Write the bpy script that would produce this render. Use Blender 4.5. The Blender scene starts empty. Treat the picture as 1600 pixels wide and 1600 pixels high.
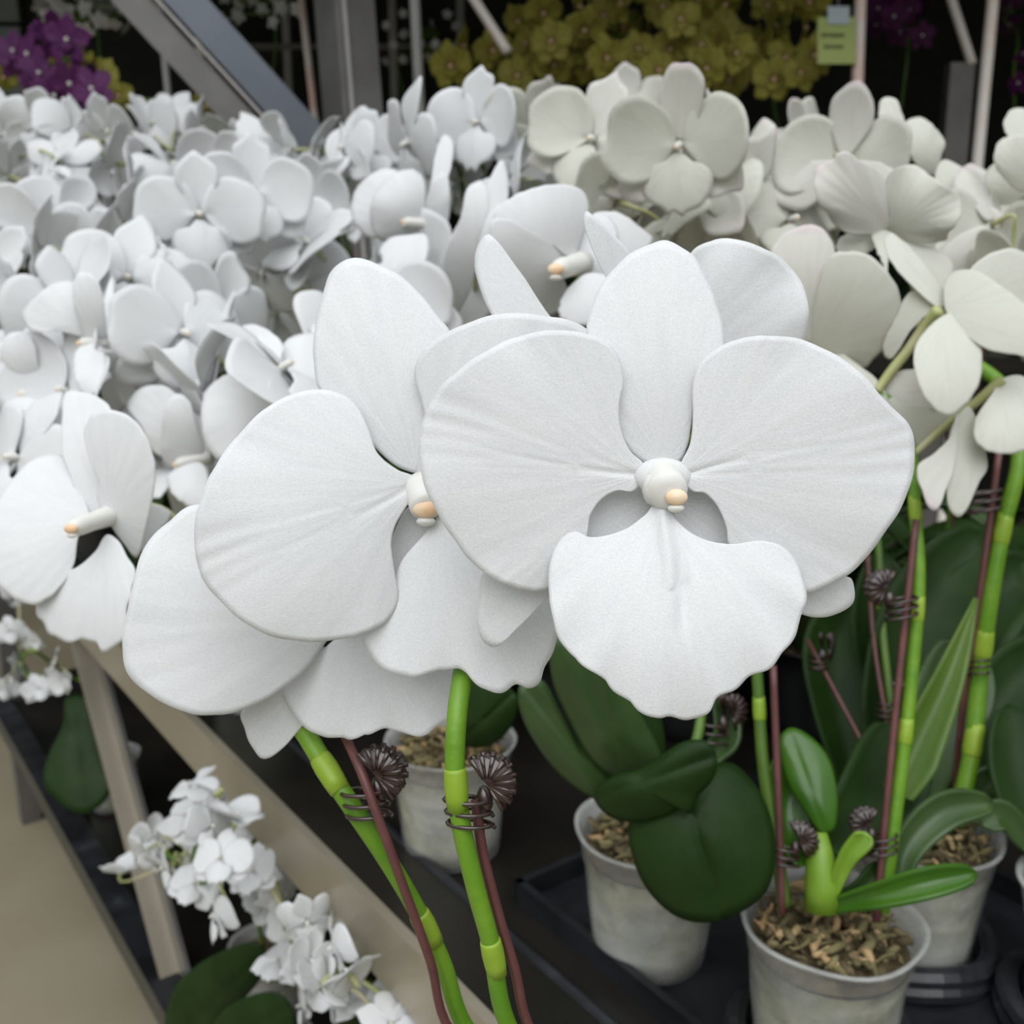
import bpy, math, random
import numpy as np
from mathutils import Vector, Matrix
random.seed(11)
rnd = random.Random(5)
sc = bpy.context.scene
COL = sc.collection
R = math.radians
# ------------------------------------------------------------------ camera
CAM_H, PITCH, F = 1.25, R(14.0), 1600.0
FW = Vector((0, math.cos(PITCH), -math.sin(PITCH)))
UP = Vector((0, math.sin(PITCH), math.cos(PITCH)))
RT = Vector((1, 0, 0))
CAM = Vector((0, 0, CAM_H))
def P(px, py, Z):
    return CAM + (FW + RT * ((px - 800) / F) + UP * ((800 - py) / F)) * Z
BU = Vector((-.590, .807, 0)).normalized()      # along the bench edge
BN = Vector((BU.y, -BU.x, 0))                   # into the bench
def B(s, n, z):
    v = BU * s + BN * n
    return Vector((v.x, v.y, z))
def Pn(px, py, n):                              # pixel ray meets an upright plane parallel to the bench edge
    d = FW + RT * ((px - 800) / F) + UP * ((800 - py) / F)
    t = n / d.dot(BN)
    return CAM + d * t
def project(p):
    d = p - CAM; z = d.dot(FW)
    return Vector((800 + F * d.x / z, 800 - F * d.dot(UP) / z))
def Pz(px, py, z):
    d = FW + RT * ((px - 800) / F) + UP * ((800 - py) / F)
    return CAM + d * ((z - CAM_H) / d.z)
BENCH_Z = .79
cam = bpy.data.cameras.new('camera')
cam.sensor_width = 36; cam.lens = 36; cam.clip_start = .01; cam.clip_end = 60
cam.dof.use_dof = True; cam.dof.focus_distance = .272; cam.dof.aperture_fstop = 20
co = bpy.data.objects.new('camera', cam); COL.objects.link(co)
co.location = CAM; co.rotation_euler = (R(90) - PITCH, 0, 0)
sc.camera = co

# ------------------------------------------------------------------ materials
def mat(name):
    m = bpy.data.materials.new(name); m.use_nodes = True
    nt = m.node_tree; nt.nodes.clear()
    return m, nt, nt.nodes, nt.links
def out(nt, sock):
    o = nt.nodes.new('ShaderNodeOutputMaterial'); nt.links.new(sock, o.inputs[0])
def noise(nt, scale, detail=4, coord='Object', vec=None, rough=.5):
    n = nt.nodes.new('ShaderNodeTexNoise'); n.inputs['Scale'].default_value = scale
    n.inputs['Detail'].default_value = detail; n.inputs['Roughness'].default_value = rough
    if vec is None:
        tc = nt.nodes.new('ShaderNodeTexCoord'); vec = tc.outputs[coord]
    nt.links.new(vec, n.inputs['Vector'])
    return n
def ramp(nt, fac, stops):
    r = nt.nodes.new('ShaderNodeValToRGB')
    while len(r.color_ramp.elements) < len(stops): r.color_ramp.elements.new(.5)
    for e, (p, c) in zip(r.color_ramp.elements, stops):
        e.position = p; e.color = (*c, 1)
    nt.links.new(fac, r.inputs[0])
    return r
def simple(name, stops, scale=30, rough=.5, metal=0, bump=0, bscale=None, spec=.5, coord='Object', transl=0, tcol=None):
    m, nt, N, L = mat(name)
    n = noise(nt, scale, coord=coord)
    r = ramp(nt, n.outputs['Fac'], stops)
    b = N.new('ShaderNodeBsdfPrincipled')
    b.inputs['Roughness'].default_value = rough; b.inputs['Metallic'].default_value = metal
    b.inputs['Specular IOR Level'].default_value = spec
    L.new(r.outputs[0], b.inputs['Base Color'])
    if bump:
        n2 = noise(nt, bscale or scale * 3, coord=coord)
        bp = N.new('ShaderNodeBump'); bp.inputs['Strength'].default_value = bump; bp.inputs['Distance'].default_value = .002
        L.new(n2.outputs['Fac'], bp.inputs['Height']); L.new(bp.outputs[0], b.inputs['Normal'])
    s = b.outputs[0]
    if transl:
        t = N.new('ShaderNodeBsdfTranslucent'); 
        if tcol: t.inputs[0].default_value = (*tcol, 1)
        else: L.new(r.outputs[0], t.inputs[0])
        mx = N.new('ShaderNodeMixShader'); mx.inputs[0].default_value = transl
        L.new(s, mx.inputs[1]); L.new(t.outputs[0], mx.inputs[2]); s = mx.outputs[0]
    out(nt, s)
    return m
def petal_mat(name, base, vein, tip=None, transl=.22, bump=.3, center=None, tipstart=.8):
    m, nt, N, L = mat(name)
    tc = N.new('ShaderNodeTexCoord')
    mp = N.new('ShaderNodeMapping'); mp.inputs['Scale'].default_value = (55, 2.2, 1)
    L.new(tc.outputs['UV'], mp.inputs[0])
    n = noise(nt, 1.0, 3, vec=mp.outputs[0])
    r = ramp(nt, n.outputs['Fac'], [(.38, vein), (.56, base)])
    col = r.outputs[0]
    sep = N.new('ShaderNodeSeparateXYZ'); L.new(tc.outputs['UV'], sep.inputs[0])
    def blend(col, lo, hi, c, amt):
        mr = N.new('ShaderNodeMapRange'); mr.inputs[1].default_value = lo; mr.inputs[2].default_value = hi; mr.inputs[3].default_value = 0; mr.inputs[4].default_value = amt
        L.new(sep.outputs[1], mr.inputs[0])
        mx = N.new('ShaderNodeMix'); mx.data_type = 'RGBA'
        L.new(mr.outputs[0], mx.inputs[0]); L.new(col, mx.inputs[6]); mx.inputs[7].default_value = (*c, 1)
        return mx.outputs[2]
    if center: col = blend(col, .38, .05, center, .9)
    if tip: col = blend(col, tipstart, 1.02, tip, .75)
    b = N.new('ShaderNodeBsdfPrincipled'); b.inputs['Roughness'].default_value = .52
    b.inputs['Specular IOR Level'].default_value = .3
    g = noise(nt, 1900, 2)
    gm = N.new('ShaderNodeMapRange'); gm.inputs[1].default_value = .3; gm.inputs[2].default_value = .7; gm.inputs[3].default_value = .93; gm.inputs[4].default_value = 1.03
    L.new(g.outputs['Fac'], gm.inputs[0])
    gx = N.new('ShaderNodeVectorMath'); gx.operation = 'SCALE'; L.new(col, gx.inputs[0]); L.new(gm.outputs[0], gx.inputs[3]); col = gx.outputs[0]
    L.new(col, b.inputs['Base Color'])
    ad = N.new('ShaderNodeMath'); ad.operation = 'MULTIPLY_ADD'; ad.inputs[1].default_value = .45
    L.new(g.outputs['Fac'], ad.inputs[0]); L.new(n.outputs['Fac'], ad.inputs[2])
    ck = noise(nt, 170, 3); ad2 = N.new('ShaderNodeMath'); ad2.operation = 'MULTIPLY_ADD'; ad2.inputs[1].default_value = .8
    L.new(ck.outputs['Fac'], ad2.inputs[0]); L.new(ad.outputs[0], ad2.inputs[2]); ad = ad2
    bp = N.new('ShaderNodeBump'); bp.inputs['Strength'].default_value = bump; bp.inputs['Distance'].default_value = .0006
    L.new(ad.outputs[0], bp.inputs['Height']); L.new(bp.outputs[0], b.inputs['Normal'])
    t = N.new('ShaderNodeBsdfTranslucent'); L.new(col, t.inputs[0])
    mx = N.new('ShaderNodeMixShader'); mx.inputs[0].default_value = transl
    L.new(b.outputs[0], mx.inputs[1]); L.new(t.outputs[0], mx.inputs[2])
    out(nt, mx.outputs[0])
    return m
M = {}
M['white'] = petal_mat('petal_white', (.87, .88, .885), (.845, .857, .866))
M['cream'] = petal_mat('petal_cream', (.80, .80, .725), (.765, .765, .685), transl=.3)  # white petals with shade and green spill light tinted into the colour
M['pinktip'] = petal_mat('petal_pink_tip', (.81, .80, .745), (.77, .76, .70), tip=(.76, .60, .68), transl=.25, tipstart=.9)  # real pink tip; the base carries the same tinted-in shade
M['yellow'] = petal_mat('petal_yellow', (.46, .43, .085), (.32, .29, .055), center=(.25, .09, .04), transl=.25)
M['purple'] = petal_mat('petal_purple', (.15, .03, .15), (.085, .018, .09), transl=.2)
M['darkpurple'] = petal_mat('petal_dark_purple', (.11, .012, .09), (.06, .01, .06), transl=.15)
M['column'] = simple('column_white', [(.3, (.86, .85, .80)), (.7, (.90, .89, .86))], 200, .4, transl=.2)
M['anther'] = simple('anther_peach', [(.35, (.82, .52, .30)), (.65, (.86, .68, .48))], 120, .35)
M['stem'] = simple('stem_green', [(.3, (.10, .25, .010)), (.7, (.17, .33, .02))], 60, .42, bump=.15, bscale=300)
M['stem2'] = simple('stem_dull_green', [(.3, (.06, .13, .012)), (.7, (.10, .19, .022))], 60, .45)
M['node'] = simple('stem_node', [(.3, (.22, .36, .02)), (.7, (.30, .43, .04))], 80, .42)
M['pedicel'] = simple('pedicel_pale', [(.35, (.40, .44, .16)), (.7, (.56, .52, .34))], 40, .5)
M['leaf'] = simple('leaf_dark', [(.3, (.010, .030, .004)), (.7, (.020, .050, .008))], 25, .5, spec=.22, bump=.1, bscale=60, transl=.08)
M['leaf_pale'] = simple('leaf_mid', [(.3, (.034, .075, .018)), (.7, (.06, .11, .03))], 25, .36, bump=.1, bscale=60, transl=.1)
M['leaf_bright'] = simple('leaf_bright', [(.3, (.035, .11, .008)), (.7, (.06, .16, .012))], 25, .22, bump=.05, bscale=60, transl=.1)
M['leaf_lime'] = simple('leaf_lime', [(.3, (.07, .14, .018)), (.7, (.11, .19, .03))], 25, .4, bump=.1, bscale=60, transl=.1)
M['crown'] = simple('crown_lime', [(.3, (.12, .24, .015)), (.7, (.20, .34, .03))], 40, .35)
M['stake'] = simple('stake_maroon', [(.3, (.10, .035, .035)), (.7, (.15, .055, .05))], 80, .45)
M['clip'] = simple('clip_brown', [(.3, (.022, .011, .009)), (.7, (.045, .022, .018))], 90, .22, spec=.9)
M['bark'] = simple('bark_mix', [(.3, (.03, .022, .012)), (.5, (.10, .075, .035)), (.72, (.25, .19, .10))], 75, .85, bump=.8, bscale=160)
M['mossy'] = simple('moss_packed', [(.28, (.10, .09, .04)), (.42, (.30, .30, .14)), (.58, (.50, .49, .30)), (.75, (.66, .64, .50))], 60, .9, bump=.6, bscale=150)
M['chip'] = simple('bark_chip', [(.3, (.30, .18, .07)), (.7, (.52, .38, .20))], 60, .8, bump=.5)
M['chip2'] = simple('moss_bit', [(.3, (.07, .06, .025)), (.7, (.24, .20, .09))], 60, .9, bump=.5)
M['steel'] = simple('rail_steel', [(.3, (.40, .355, .27)), (.7, (.50, .45, .36))], 6, .38, metal=.6)  # beige reflection of the floor is mixed into the base colour
M['galv'] = simple('galvanised', [(.3, (.13, .125, .115)), (.7, (.20, .195, .185))], 9, .42, metal=.5)
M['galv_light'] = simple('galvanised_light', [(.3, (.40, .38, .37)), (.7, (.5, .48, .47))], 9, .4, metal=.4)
M['bluegrey'] = simple('bar_blue_grey', [(.3, (.12, .135, .16)), (.7, (.17, .19, .22))], 6, .35, metal=.5)
M['benchtop'] = simple('bench_dark', [(.3, (.006, .006, .005)), (.6, (.016, .014, .011)), (.8, (.03, .025, .019))], 7, .3, bump=.1, bscale=20)
M['tray'] = simple('tray_black', [(.35, (.008, .009, .011)), (.62, (.02, .022, .026)), (.8, (.05, .055, .06))], 20, .3, bump=.35, bscale=45)
M['potshade'] = simple('pot_shade_black', [(.3, (.008, .009, .009)), (.7, (.016, .017, .018))], 20, .4)  # black stands in for the deep shade around the rear pots
M['pole'] = simple('pole_painted', [(.3, (.80, .62, .56)), (.5, (.86, .82, .76)), (.72, (.86, .50, .40))], 5, .4)
M['pole_grey'] = simple('pole_grey', [(.3, (.28, .28, .27)), (.7, (.42, .42, .40))], 6, .4)
M['sign'] = simple('sign_card', [(.3, (.38, .46, .13)), (.7, (.43, .51, .16))], 12, .6)
M['tape'] = simple('sign_tape', [(.3, (.40, .47, .50)), (.7, (.46, .53, .56))], 12, .4)
M['ink'] = simple('sign_ink', [(.3, (.05, .06, .03)), (.7, (.08, .09, .04))], 12, .7)
M['wall'] = simple('wall_dark', [(.3, (.006, .009, .007)), (.55, (.016, .022, .016)), (.75, (.035, .042, .034))], 3, .7)
M['pane'] = simple('pane_pale', [(.3, (.20, .25, .23)), (.7, (.30, .36, .33))], 5, .3)
M['shade_canopy'] = simple('added_canopy_dark', [(.3, (.05, .052, .05)), (.7, (.08, .08, .078))], 3, .8)  # for the unseen canopy added over the back
M['floor'] = simple('floor_concrete', [(.25, (.22, .19, .118)), (.5, (.28, .245, .165)), (.8, (.34, .305, .22))], 2.2, .55, bump=.05, bscale=40)
# clear nursery pot
m, nt, N, L = mat('pot_clear')
b = N.new('ShaderNodeBsdfPrincipled'); b.inputs['Roughness'].default_value = .2; b.inputs['Specular IOR Level'].default_value = .7
tc = N.new('ShaderNodeTexCoord'); mp = N.new('ShaderNodeMapping'); mp.inputs['Scale'].default_value = (14, 14, 120)
L.new(tc.outputs['Object'], mp.inputs[0])
n = noise(nt, 1.0, 4, vec=mp.outputs[0]); r = ramp(nt, n.outputs['Fac'], [(.35, (.60, .61, .585)), (.7, (.80, .80, .78))])
L.new(r.outputs[0], b.inputs['Base Color'])
mp3 = N.new('ShaderNodeMapping'); mp3.inputs['Scale'].default_value = (70, 70, 22); L.new(tc.outputs['Object'], mp3.inputs[0])
n3 = noise(nt, 1.0, 3, vec=mp3.outputs[0]); bp = N.new('ShaderNodeBump'); bp.inputs['Strength'].default_value = .5; bp.inputs['Distance'].default_value = .003
L.new(n3.outputs['Fac'], bp.inputs['Height']); L.new(bp.outputs[0], b.inputs['Normal'])
tr = N.new('ShaderNodeBsdfTransparent'); mx = N.new('ShaderNodeMixShader')
n2 = noise(nt, 22, 3); r2 = ramp(nt, n2.outputs['Fac'], [(.3, (.16, .16, .16)), (.7, (.50, .50, .50))])
L.new(r2.outputs[0], mx.inputs[0]); L.new(tr.outputs[0], mx.inputs[1]); L.new(b.outputs[0], mx.inputs[2]); out(nt, mx.outputs[0])
M['pot'] = m

# ------------------------------------------------------------------ mesh helpers
class MB:
    def __init__(s): s.v = []; s.f = []; s.uv = []; s.mi = []; s.mats = []; s.flat = set()
    def mid(s, m):
        if m not in s.mats: s.mats.append(m)
        return s.mats.index(m)
    def add(s, vs, fs, m, uvs=None, flat=0):
        o = len(s.v); k = s.mid(m)
        n0 = len(s.f) + len(fs); s.flat.update(range(n0 - flat, n0))
        s.v.extend(Vector(v) for v in vs); s.uv.extend(uvs or [(0, 0)] * len(vs))
        for f in fs: s.f.append(tuple(i + o for i in f)); s.mi.append(k)
    def tube(s, pts, rad, m, seg=8, caps=True):
        pts = [Vector(p) for p in pts]; n = len(pts)
        if not hasattr(rad, '__len__'): rad = [rad] * n
        t0 = (pts[1] - pts[0]).normalized()
        a = t0.orthogonal().normalized(); vs = []; fs = []
        for i, p in enumerate(pts):
            t = (pts[min(i + 1, n - 1)] - pts[max(i - 1, 0)]).normalized()
            a = (a - t * a.dot(t)).normalized(); b = t.cross(a)
            for j in range(seg):
                w = 2 * math.pi * j / seg
                vs.append(p + (a * math.cos(w) + b * math.sin(w)) * rad[i])
        for i in range(n - 1):
            for j in range(seg):
                k = (j + 1) % seg
                fs.append((i * seg + j, i * seg + k, (i + 1) * seg + k, (i + 1) * seg + j))
        if caps:
            fs.append(tuple(range(seg))[::-1]); fs.append(tuple(range((n - 1) * seg, n * seg)))
        s.add(vs, fs, m)
    def box(s, c, ax, ay, az, m):          # centre and three half-axis vectors
        c = Vector(c); vs = []
        for i in (-1, 1):
            for j in (-1, 1):
                for k in (-1, 1): vs.append(c + ax * i + ay * j + az * k)
        s.add(vs, [(0, 1, 3, 2), (4, 6, 7, 5), (0, 4, 5, 1), (2, 3, 7, 6), (0, 2, 6, 4), (1, 5, 7, 3)], m)
    def bar(s, a, b, w, h, m, side=None):  # rectangular bar from a to b
        a = Vector(a); b = Vector(b); t = (b - a)
        side = (Vector(side) if side is not None else t.orthogonal())
        side = (side - t * (side.dot(t) / t.dot(t))).normalized(); o = t.normalized().cross(side)
        s.box((a + b) / 2, t / 2, side * (w / 2), o * (h / 2), m)
    def ball(s, c, ax, ay, az, m, nu=14, nv=9):
        vs = []; fs = []
        for i in range(nv + 1):
            th = math.pi * i / nv
            for j in range(nu):
                ph = 2 * math.pi * j / nu
                vs.append(Vector(c) + ax * (math.sin(th) * math.cos(ph)) + ay * (math.sin(th) * math.sin(ph)) + az * math.cos(th))
        for i in range(nv):
            for j in range(nu):
                k = (j + 1) % nu
                fs.append((i * nu + j, i * nu + k, (i + 1) * nu + k, (i + 1) * nu + j))
        s.add(vs, fs, m)
    def mesh(s, name, off=Vector((0, 0, 0)), smooth=True):
        me = bpy.data.meshes.new(name)
        me.from_pydata([tuple(v - off) for v in s.v], [], s.f)
        for m in s.mats: me.materials.append(M[m])
        me.polygons.foreach_set('material_index', s.mi)
        if smooth: me.polygons.foreach_set('use_smooth', [i not in s.flat for i in range(len(s.f))])
        ul = me.uv_layers.new(name='UVMap')
        li = np.empty(len(me.loops), dtype=np.int32); me.loops.foreach_get('vertex_index', li)
        ul.data.foreach_set('uv', np.array(s.uv, dtype=np.float32)[li].ravel())
        me.update()
        return me
def link(name, data, parent=None, loc=None):
    o = bpy.data.objects.new(name, data); COL.objects.link(o)
    if parent is not None: o.parent = parent
    if loc is not None: o.location = loc
    return o
def tag(o, label=None, cat=None, group=None, kind=None):
    if label: o['label'] = label
    if cat: o['category'] = cat
    if group: o['group'] = group
    if kind: o['kind'] = kind
    return o
def cr(pts, n, closed=False):              # Catmull-Rom through points of any dimension
    p = [np.array(q, dtype=float) for q in pts]; k = len(p); res = []
    segs = k if closed else k - 1
    for i in range(segs):
        if closed: a, b, c, d = p[(i - 1) % k], p[i], p[(i + 1) % k], p[(i + 2) % k]
        else: a, b, c, d = p[max(i - 1, 0)], p[i], p[i + 1], p[min(i + 2, k - 1)]
        la = max(1e-9, np.linalg.norm(b - a) ** .5); lb = max(1e-9, np.linalg.norm(c - b) ** .5); lc = max(1e-9, np.linalg.norm(d - c) ** .5)
        m1 = (c - b) if la < 1e-6 else lb * ((b - a) / la - (c - a) / (la + lb) + (c - b) / lb)
        m2 = (c - b) if lc < 1e-6 else lb * ((c - b) / lb - (d - b) / (lb + lc) + (d - c) / lc)
        for j in range(n):
            t = j / n; t2 = t * t; t3 = t2 * t
            res.append((2 * t3 - 3 * t2 + 1) * b + (t3 - 2 * t2 + t) * m1 + (-2 * t3 + 3 * t2) * c + (t3 - t2) * m2)
    if not closed: res.append(p[-1])
    return res
def sheet(outline, base, fn, m, thick, rings=10, per=6, pole=None, mb=None, scal=0.):
    """A blade with thickness. outline: 2D points; fn(x, y, t, u, v, ang) -> 3D point."""
    o = np.array(cr(outline, per, True)); n = len(o); base = np.array(base, float)
    cen = o.mean(0)
    pole = np.array(pole, float) if pole is not None else base * .3 + cen * .7
    d = np.linalg.norm(o - base, axis=1); ln = d.max(); tip = o[d.argmax()]
    ax = (tip - base) / ln; sd = np.array((-ax[1], ax[0]))
    if scal:                               # small notches along the free edge
        uu = ((o - base) @ ax) / ln; ph = np.cumsum(np.linalg.norm(o - np.roll(o, 1, 0), axis=1)) / ln
        k = np.clip((uu - .35) / .3, 0, 1) * scal * (np.abs(np.sin(ph * 11 + 2 * np.sin(ph * 5))) - .6 + .35 * np.sin(ph * 37))
        d_ = o - cen; o = o + d_ / np.linalg.norm(d_, axis=1)[:, None] * k[:, None]
    vs = []; uv = []; fs = []
    def put(q, t):
        w = q - base; u = float(w @ ax) / ln; v = float(w @ sd) / ln; a = math.atan2(v, u)
        vs.append(Vector(fn(q[0], q[1], t, u, v, a))); uv.append((a / (2 * math.pi) + .5, float(np.linalg.norm(w)) / ln))
    put(pole, 0)
    for i in range(1, rings + 1):
        t = (i / rings) ** .85
        for q in o: put(pole + (q - pole) * t, t)
    for j in range(n): fs.append((0, 1 + j, 1 + (j + 1) % n))
    for i in range(rings - 1):
        a = 1 + i * n; b = a + n
        for j in range(n):
            k = (j + 1) % n; fs.append((a + j, b + j, b + k, a + k))
    V = np.array([tuple(v) for v in vs]); nr = np.zeros_like(V)
    for f in fs:
        c = np.cross(V[f[1]] - V[f[0]], V[f[2]] - V[f[0]])
        for i in f: nr[i] += c
    nr /= np.maximum(np.linalg.norm(nr, axis=1), 1e-12)[:, None]
    k0 = len(vs); vs2 = [Vector(V[i] - nr[i] * thick) for i in range(k0)]
    fs2 = [tuple(i + k0 for i in f[::-1]) for f in fs]
    r0 = 1 + (rings - 1) * n
    rim = [(r0 + j, r0 + k0 + j, r0 + k0 + (j + 1) % n, r0 + (j + 1) % n) for j in range(n)]
    mb = mb or MB()
    mb.add(vs + vs2, fs + fs2 + rim, m, uv + uv, len(rim))
    return mb

# ------------------------------------------------------------------ the setting
def struct(name, mb, smooth=False):
    o = link(name, mb.mesh(name, smooth=smooth)); o['kind'] = 'structure'; return o
X, Y, Z3 = Vector((1, 0, 0)), Vector((0, 1, 0)), Vector((0, 0, 1))
q = MB(); q.box((0, 1.5, -.05), X * 5, Y * 5, Z3 * .05, 'floor'); struct('floor', q)
q = MB(); q.box((0, 5.0, 1.5), X * 5, Y * .05, Z3 * 1.6, 'wall'); struct('wall_back', q)
q = MB(); q.box((.9, 3.2, 2.75), X * 4.2, Y * 1.85, Z3 * .05, 'shade_canopy'); struct('added_canopy', q)  # unseen canopy, added to shade the background and the back row
q = MB(); q.box((4.4, 2.6, 1.5), X * .05, Y * 2.4, Z3 * 1.5, 'wall'); struct('added_wall_right', q)  # unseen side wall, added to help keep the back dark

# ------------------------------------------------------------------ bench in the foreground
bench = link('display_bench', None, loc=B(.8, .8, 0))
tag(bench, 'long metal display bench with bright front rail carrying the white orchids', 'bench')
BO = B(.8, .8, 0)
def bpart(name, mb, lab=None):
    o = link(name, mb.mesh(name, BO, smooth=False), bench)
    if lab: o['label'] = lab
    return o
S0, S1, N0, N1 = -1.0, 2.45, .302, 1.1
q = MB(); q.box(B((S0 + S1) / 2, N0 + .004, BENCH_Z - .025), BU * ((S1 - S0) / 2), BN * .004, Z3 * .029, 'steel'); bpart('front_rail', q, 'bright metal front rail')
q = MB(); q.box(B((S0 + S1) / 2, N0 + .034, BENCH_Z - .004), BU * ((S1 - S0) / 2), BN * .026, Z3 * .006, 'benchtop')
q.tube([B(S0, N0 + .062, BENCH_Z + .002), B(S1, N0 + .062, BENCH_Z + .002)], .004, 'tray'); bpart('edge_strip', q)
q = MB(); q.box(B((S0 + S1) / 2, (N0 + N1) / 2, BENCH_Z - .02), BU * ((S1 - S0) / 2), BN * ((N1 - N0) / 2 - .01), Z3 * .012, 'benchtop'); bpart('bench_top', q, 'dark bench top')
LZ = .30
q = MB(); q.box(B((S0 + S1) / 2, N0 + .015, LZ), BU * ((S1 - S0) / 2), BN * .02, Z3 * .02, 'tray'); bpart('lower_rail', q, 'dark lower rail')
q = MB(); q.box(B((S0 + S1) / 2, (N0 + N1) / 2 + .02, LZ - .01), BU * ((S1 - S0) / 2), BN * ((N1 - N0) / 2), Z3 * .01, 'benchtop'); bpart('lower_shelf', q)
a, b_ = Pn(150, 1010, N0 + .04), Pn(292, 1530, N0 + .04)
a2 = a + (a - b_) * ((BENCH_Z - .03 - a.z) / (a.z - b_.z)); b2 = b_ + (b_ - a) * ((b_.z - LZ - .01) / (a.z - b_.z))
q = MB(); q.bar(a2, b2, .042, .006, 'galv', BU); q.bar(a2 - BU * -.02 - BN * .014, b2 - BU * -.02 - BN * .014, .006, .03, 'steel', BU); bpart('leg', q, 'slanting angle iron leg')
for s in (-.6, 2.35):
    q = MB(); q.bar(B(s, N0 + .05, 0), B(s, N0 + .05, BENCH_Z - .03), .04, .04, 'galv', BU); bpart('leg', q)
for s in (-.6, .9, 2.35):
    q = MB(); q.bar(B(s, N1 - .05, 0), B(s, N1 - .05, BENCH_Z - .03), .04, .04, 'galv', BU); bpart('leg', q)

# steel frame rising out of the bench
fr = link('steel_frame', None, loc=P(575, 260, 1.9)); tag(fr, 'galvanised square post with a slanting grey brace rising behind the white blossoms', 'post')
FO = fr.location.copy()
a, b_ = P(528, -120, 1.9), P(556, 240, 1.9)
d = (b_ - a) / (a.z - b_.z)
lo = b_ + d * (b_.z - BENCH_Z + .008)
q = MB(); sd = (RT * .82 + FW * .57)
q.bar(a, lo, .082, .082, 'galv', sd)
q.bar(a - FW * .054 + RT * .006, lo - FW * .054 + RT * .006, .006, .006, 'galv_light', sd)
link('post', q.mesh('post', FO, False), fr)
a, b_ = P(235, -60, 1.75), P(560, 300, 1.88)
q = MB(); q.bar(a, b_, .058, .03, 'bluegrey', UP + RT); link('brace', q.mesh('brace', FO, False), fr)['label'] = 'slanting blue grey brace'
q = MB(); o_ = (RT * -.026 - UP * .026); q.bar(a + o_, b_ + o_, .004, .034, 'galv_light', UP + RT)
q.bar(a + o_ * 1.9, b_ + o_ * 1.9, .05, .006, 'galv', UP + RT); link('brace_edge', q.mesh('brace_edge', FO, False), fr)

# ------------------------------------------------------------------ shared plant parts
def petal_pts(kind, jit):
    J = lambda p: (p[0] * (1 + jit * rnd.uniform(-.05, .05)) + jit * rnd.uniform(-.008, .008), p[1] * (1 + jit * rnd.uniform(-.05, .05)) + jit * rnd.uniform(-.008, .008))
    D = {'petal': [(.02, .04), (.045, .15), (.11, .245), (.22, .295), (.34, .275), (.44, .195), (.49, .065), (.485, -.07), (.42, -.18), (.32, -.225), (.2, -.20), (.1, -.11), (.04, -.03)],
         'sepal': [(-.03, .03), (-.10, .13), (-.15, .25), (-.14, .36), (-.06, .445), (0, .49), (.06, .445), (.14, .36), (.15, .25), (.10, .13), (.03, .03)],
         'lip': [(-.03, -.05), (-.09, -.10), (-.17, -.11), (-.22, -.18), (-.21, -.27), (-.15, -.35), (-.08, -.38), (-.05, -.415), (0, -.40), (.05, -.415), (.08, -.38), (.15, -.35), (.21, -.27), (.22, -.18), (.17, -.11), (.09, -.10), (.03, -.05)]}[kind]
    return [J(p) for p in D]
def rot2(p, a): return (p[0] * math.cos(a) - p[1] * math.sin(a), p[0] * math.sin(a) + p[1] * math.cos(a))
PROTO = []
for k in range(12):
    cup = (-.35, -.05, .15, .5, -1.0, .8, -.6, -1.3, .35, -.8, .1, 1.1)[k]; scup = (.1, .3, -.3, .9, -.9, 1.1, .2, -1.2, .6, -.5, 1.3, .3)[k]
    pr = {}
    for side in (1, -1):
        pts = petal_pts('petal', 1); w0 = rnd.uniform(0, 6); wa = rnd.uniform(.006, .022); fo = rnd.uniform(-.25, .45); tw = rnd.uniform(-.35, .35)
        fn = lambda x, y, t, u, v, a, c=cup, w0=w0, wa=wa, fo=fo, tw=tw: (x * (1 - .25 * abs(c) * abs(x)), c * (x * x + .5 * y * y) + wa * math.sin(3 * a + w0 + 5 * u) * t * t + fo * v * v * .5 + tw * y * abs(x), y)
        pts = [(p[0] * side, p[1]) for p in pts]
        pr['petal%d' % side] = sheet(pts, (.02 * side, .0), fn, 'white', .004, 6, 3).mesh('petal')
    for nm, ang in (('sepal_top', rnd.uniform(-.08, .08)), ('sepal_a', R(128) + rnd.uniform(-.12, .12)), ('sepal_b', -R(128) + rnd.uniform(-.12, .12))):
        pts = [rot2(p, ang) for p in petal_pts('sepal', 1)]
        ax = rot2((0, 1), ang)
        fn = lambda x, y, t, u, v, a, c=scup + rnd.uniform(-.15, .15), ax=ax: (x, .028 + c * (x * x + y * y) * .6 - .35 * v * v, y)
        pr[nm] = sheet(pts, rot2((0, .02), ang), fn, 'white', .004, 5, 3).mesh('sepal')
    lc = rnd.uniform(.5, 1.4)
    fn = lambda x, y, t, u, v, a, lc=lc: (x, -.02 - .42 * u * (1.15 - .75 * u) * .5 + lc * .6 * v * v * .4 - .016 * math.exp(-(v / .07) ** 2) * max(0, 1 - 1.5 * u), y)
    pr['lip'] = sheet(petal_pts('lip', 1), (0, -.03), fn, 'white', .004, 6, 2).mesh('lip')
    q = MB(); q.tube([(0, .03, .0), (0, -.02, .005), (0, -.06, .0), (0, -.1, -.015), (0, -.112, -.02)], [.035, .042, .036, .036, .02], 'column', 10)
    q.ball((0, -.11, -.022), X * .022, Y * .014, Z3 * .018, 'anther', 8, 6)
    pr['column'] = q.mesh('column')
    PROTO.append(pr)
SUB = (('petal1', 'petal'), ('petal-1', 'petal'), ('sepal_top', 'sepal'), ('sepal_a', 'sepal'), ('sepal_b', 'sepal'), ('lip', 'lip'), ('column', 'column'))
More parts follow.
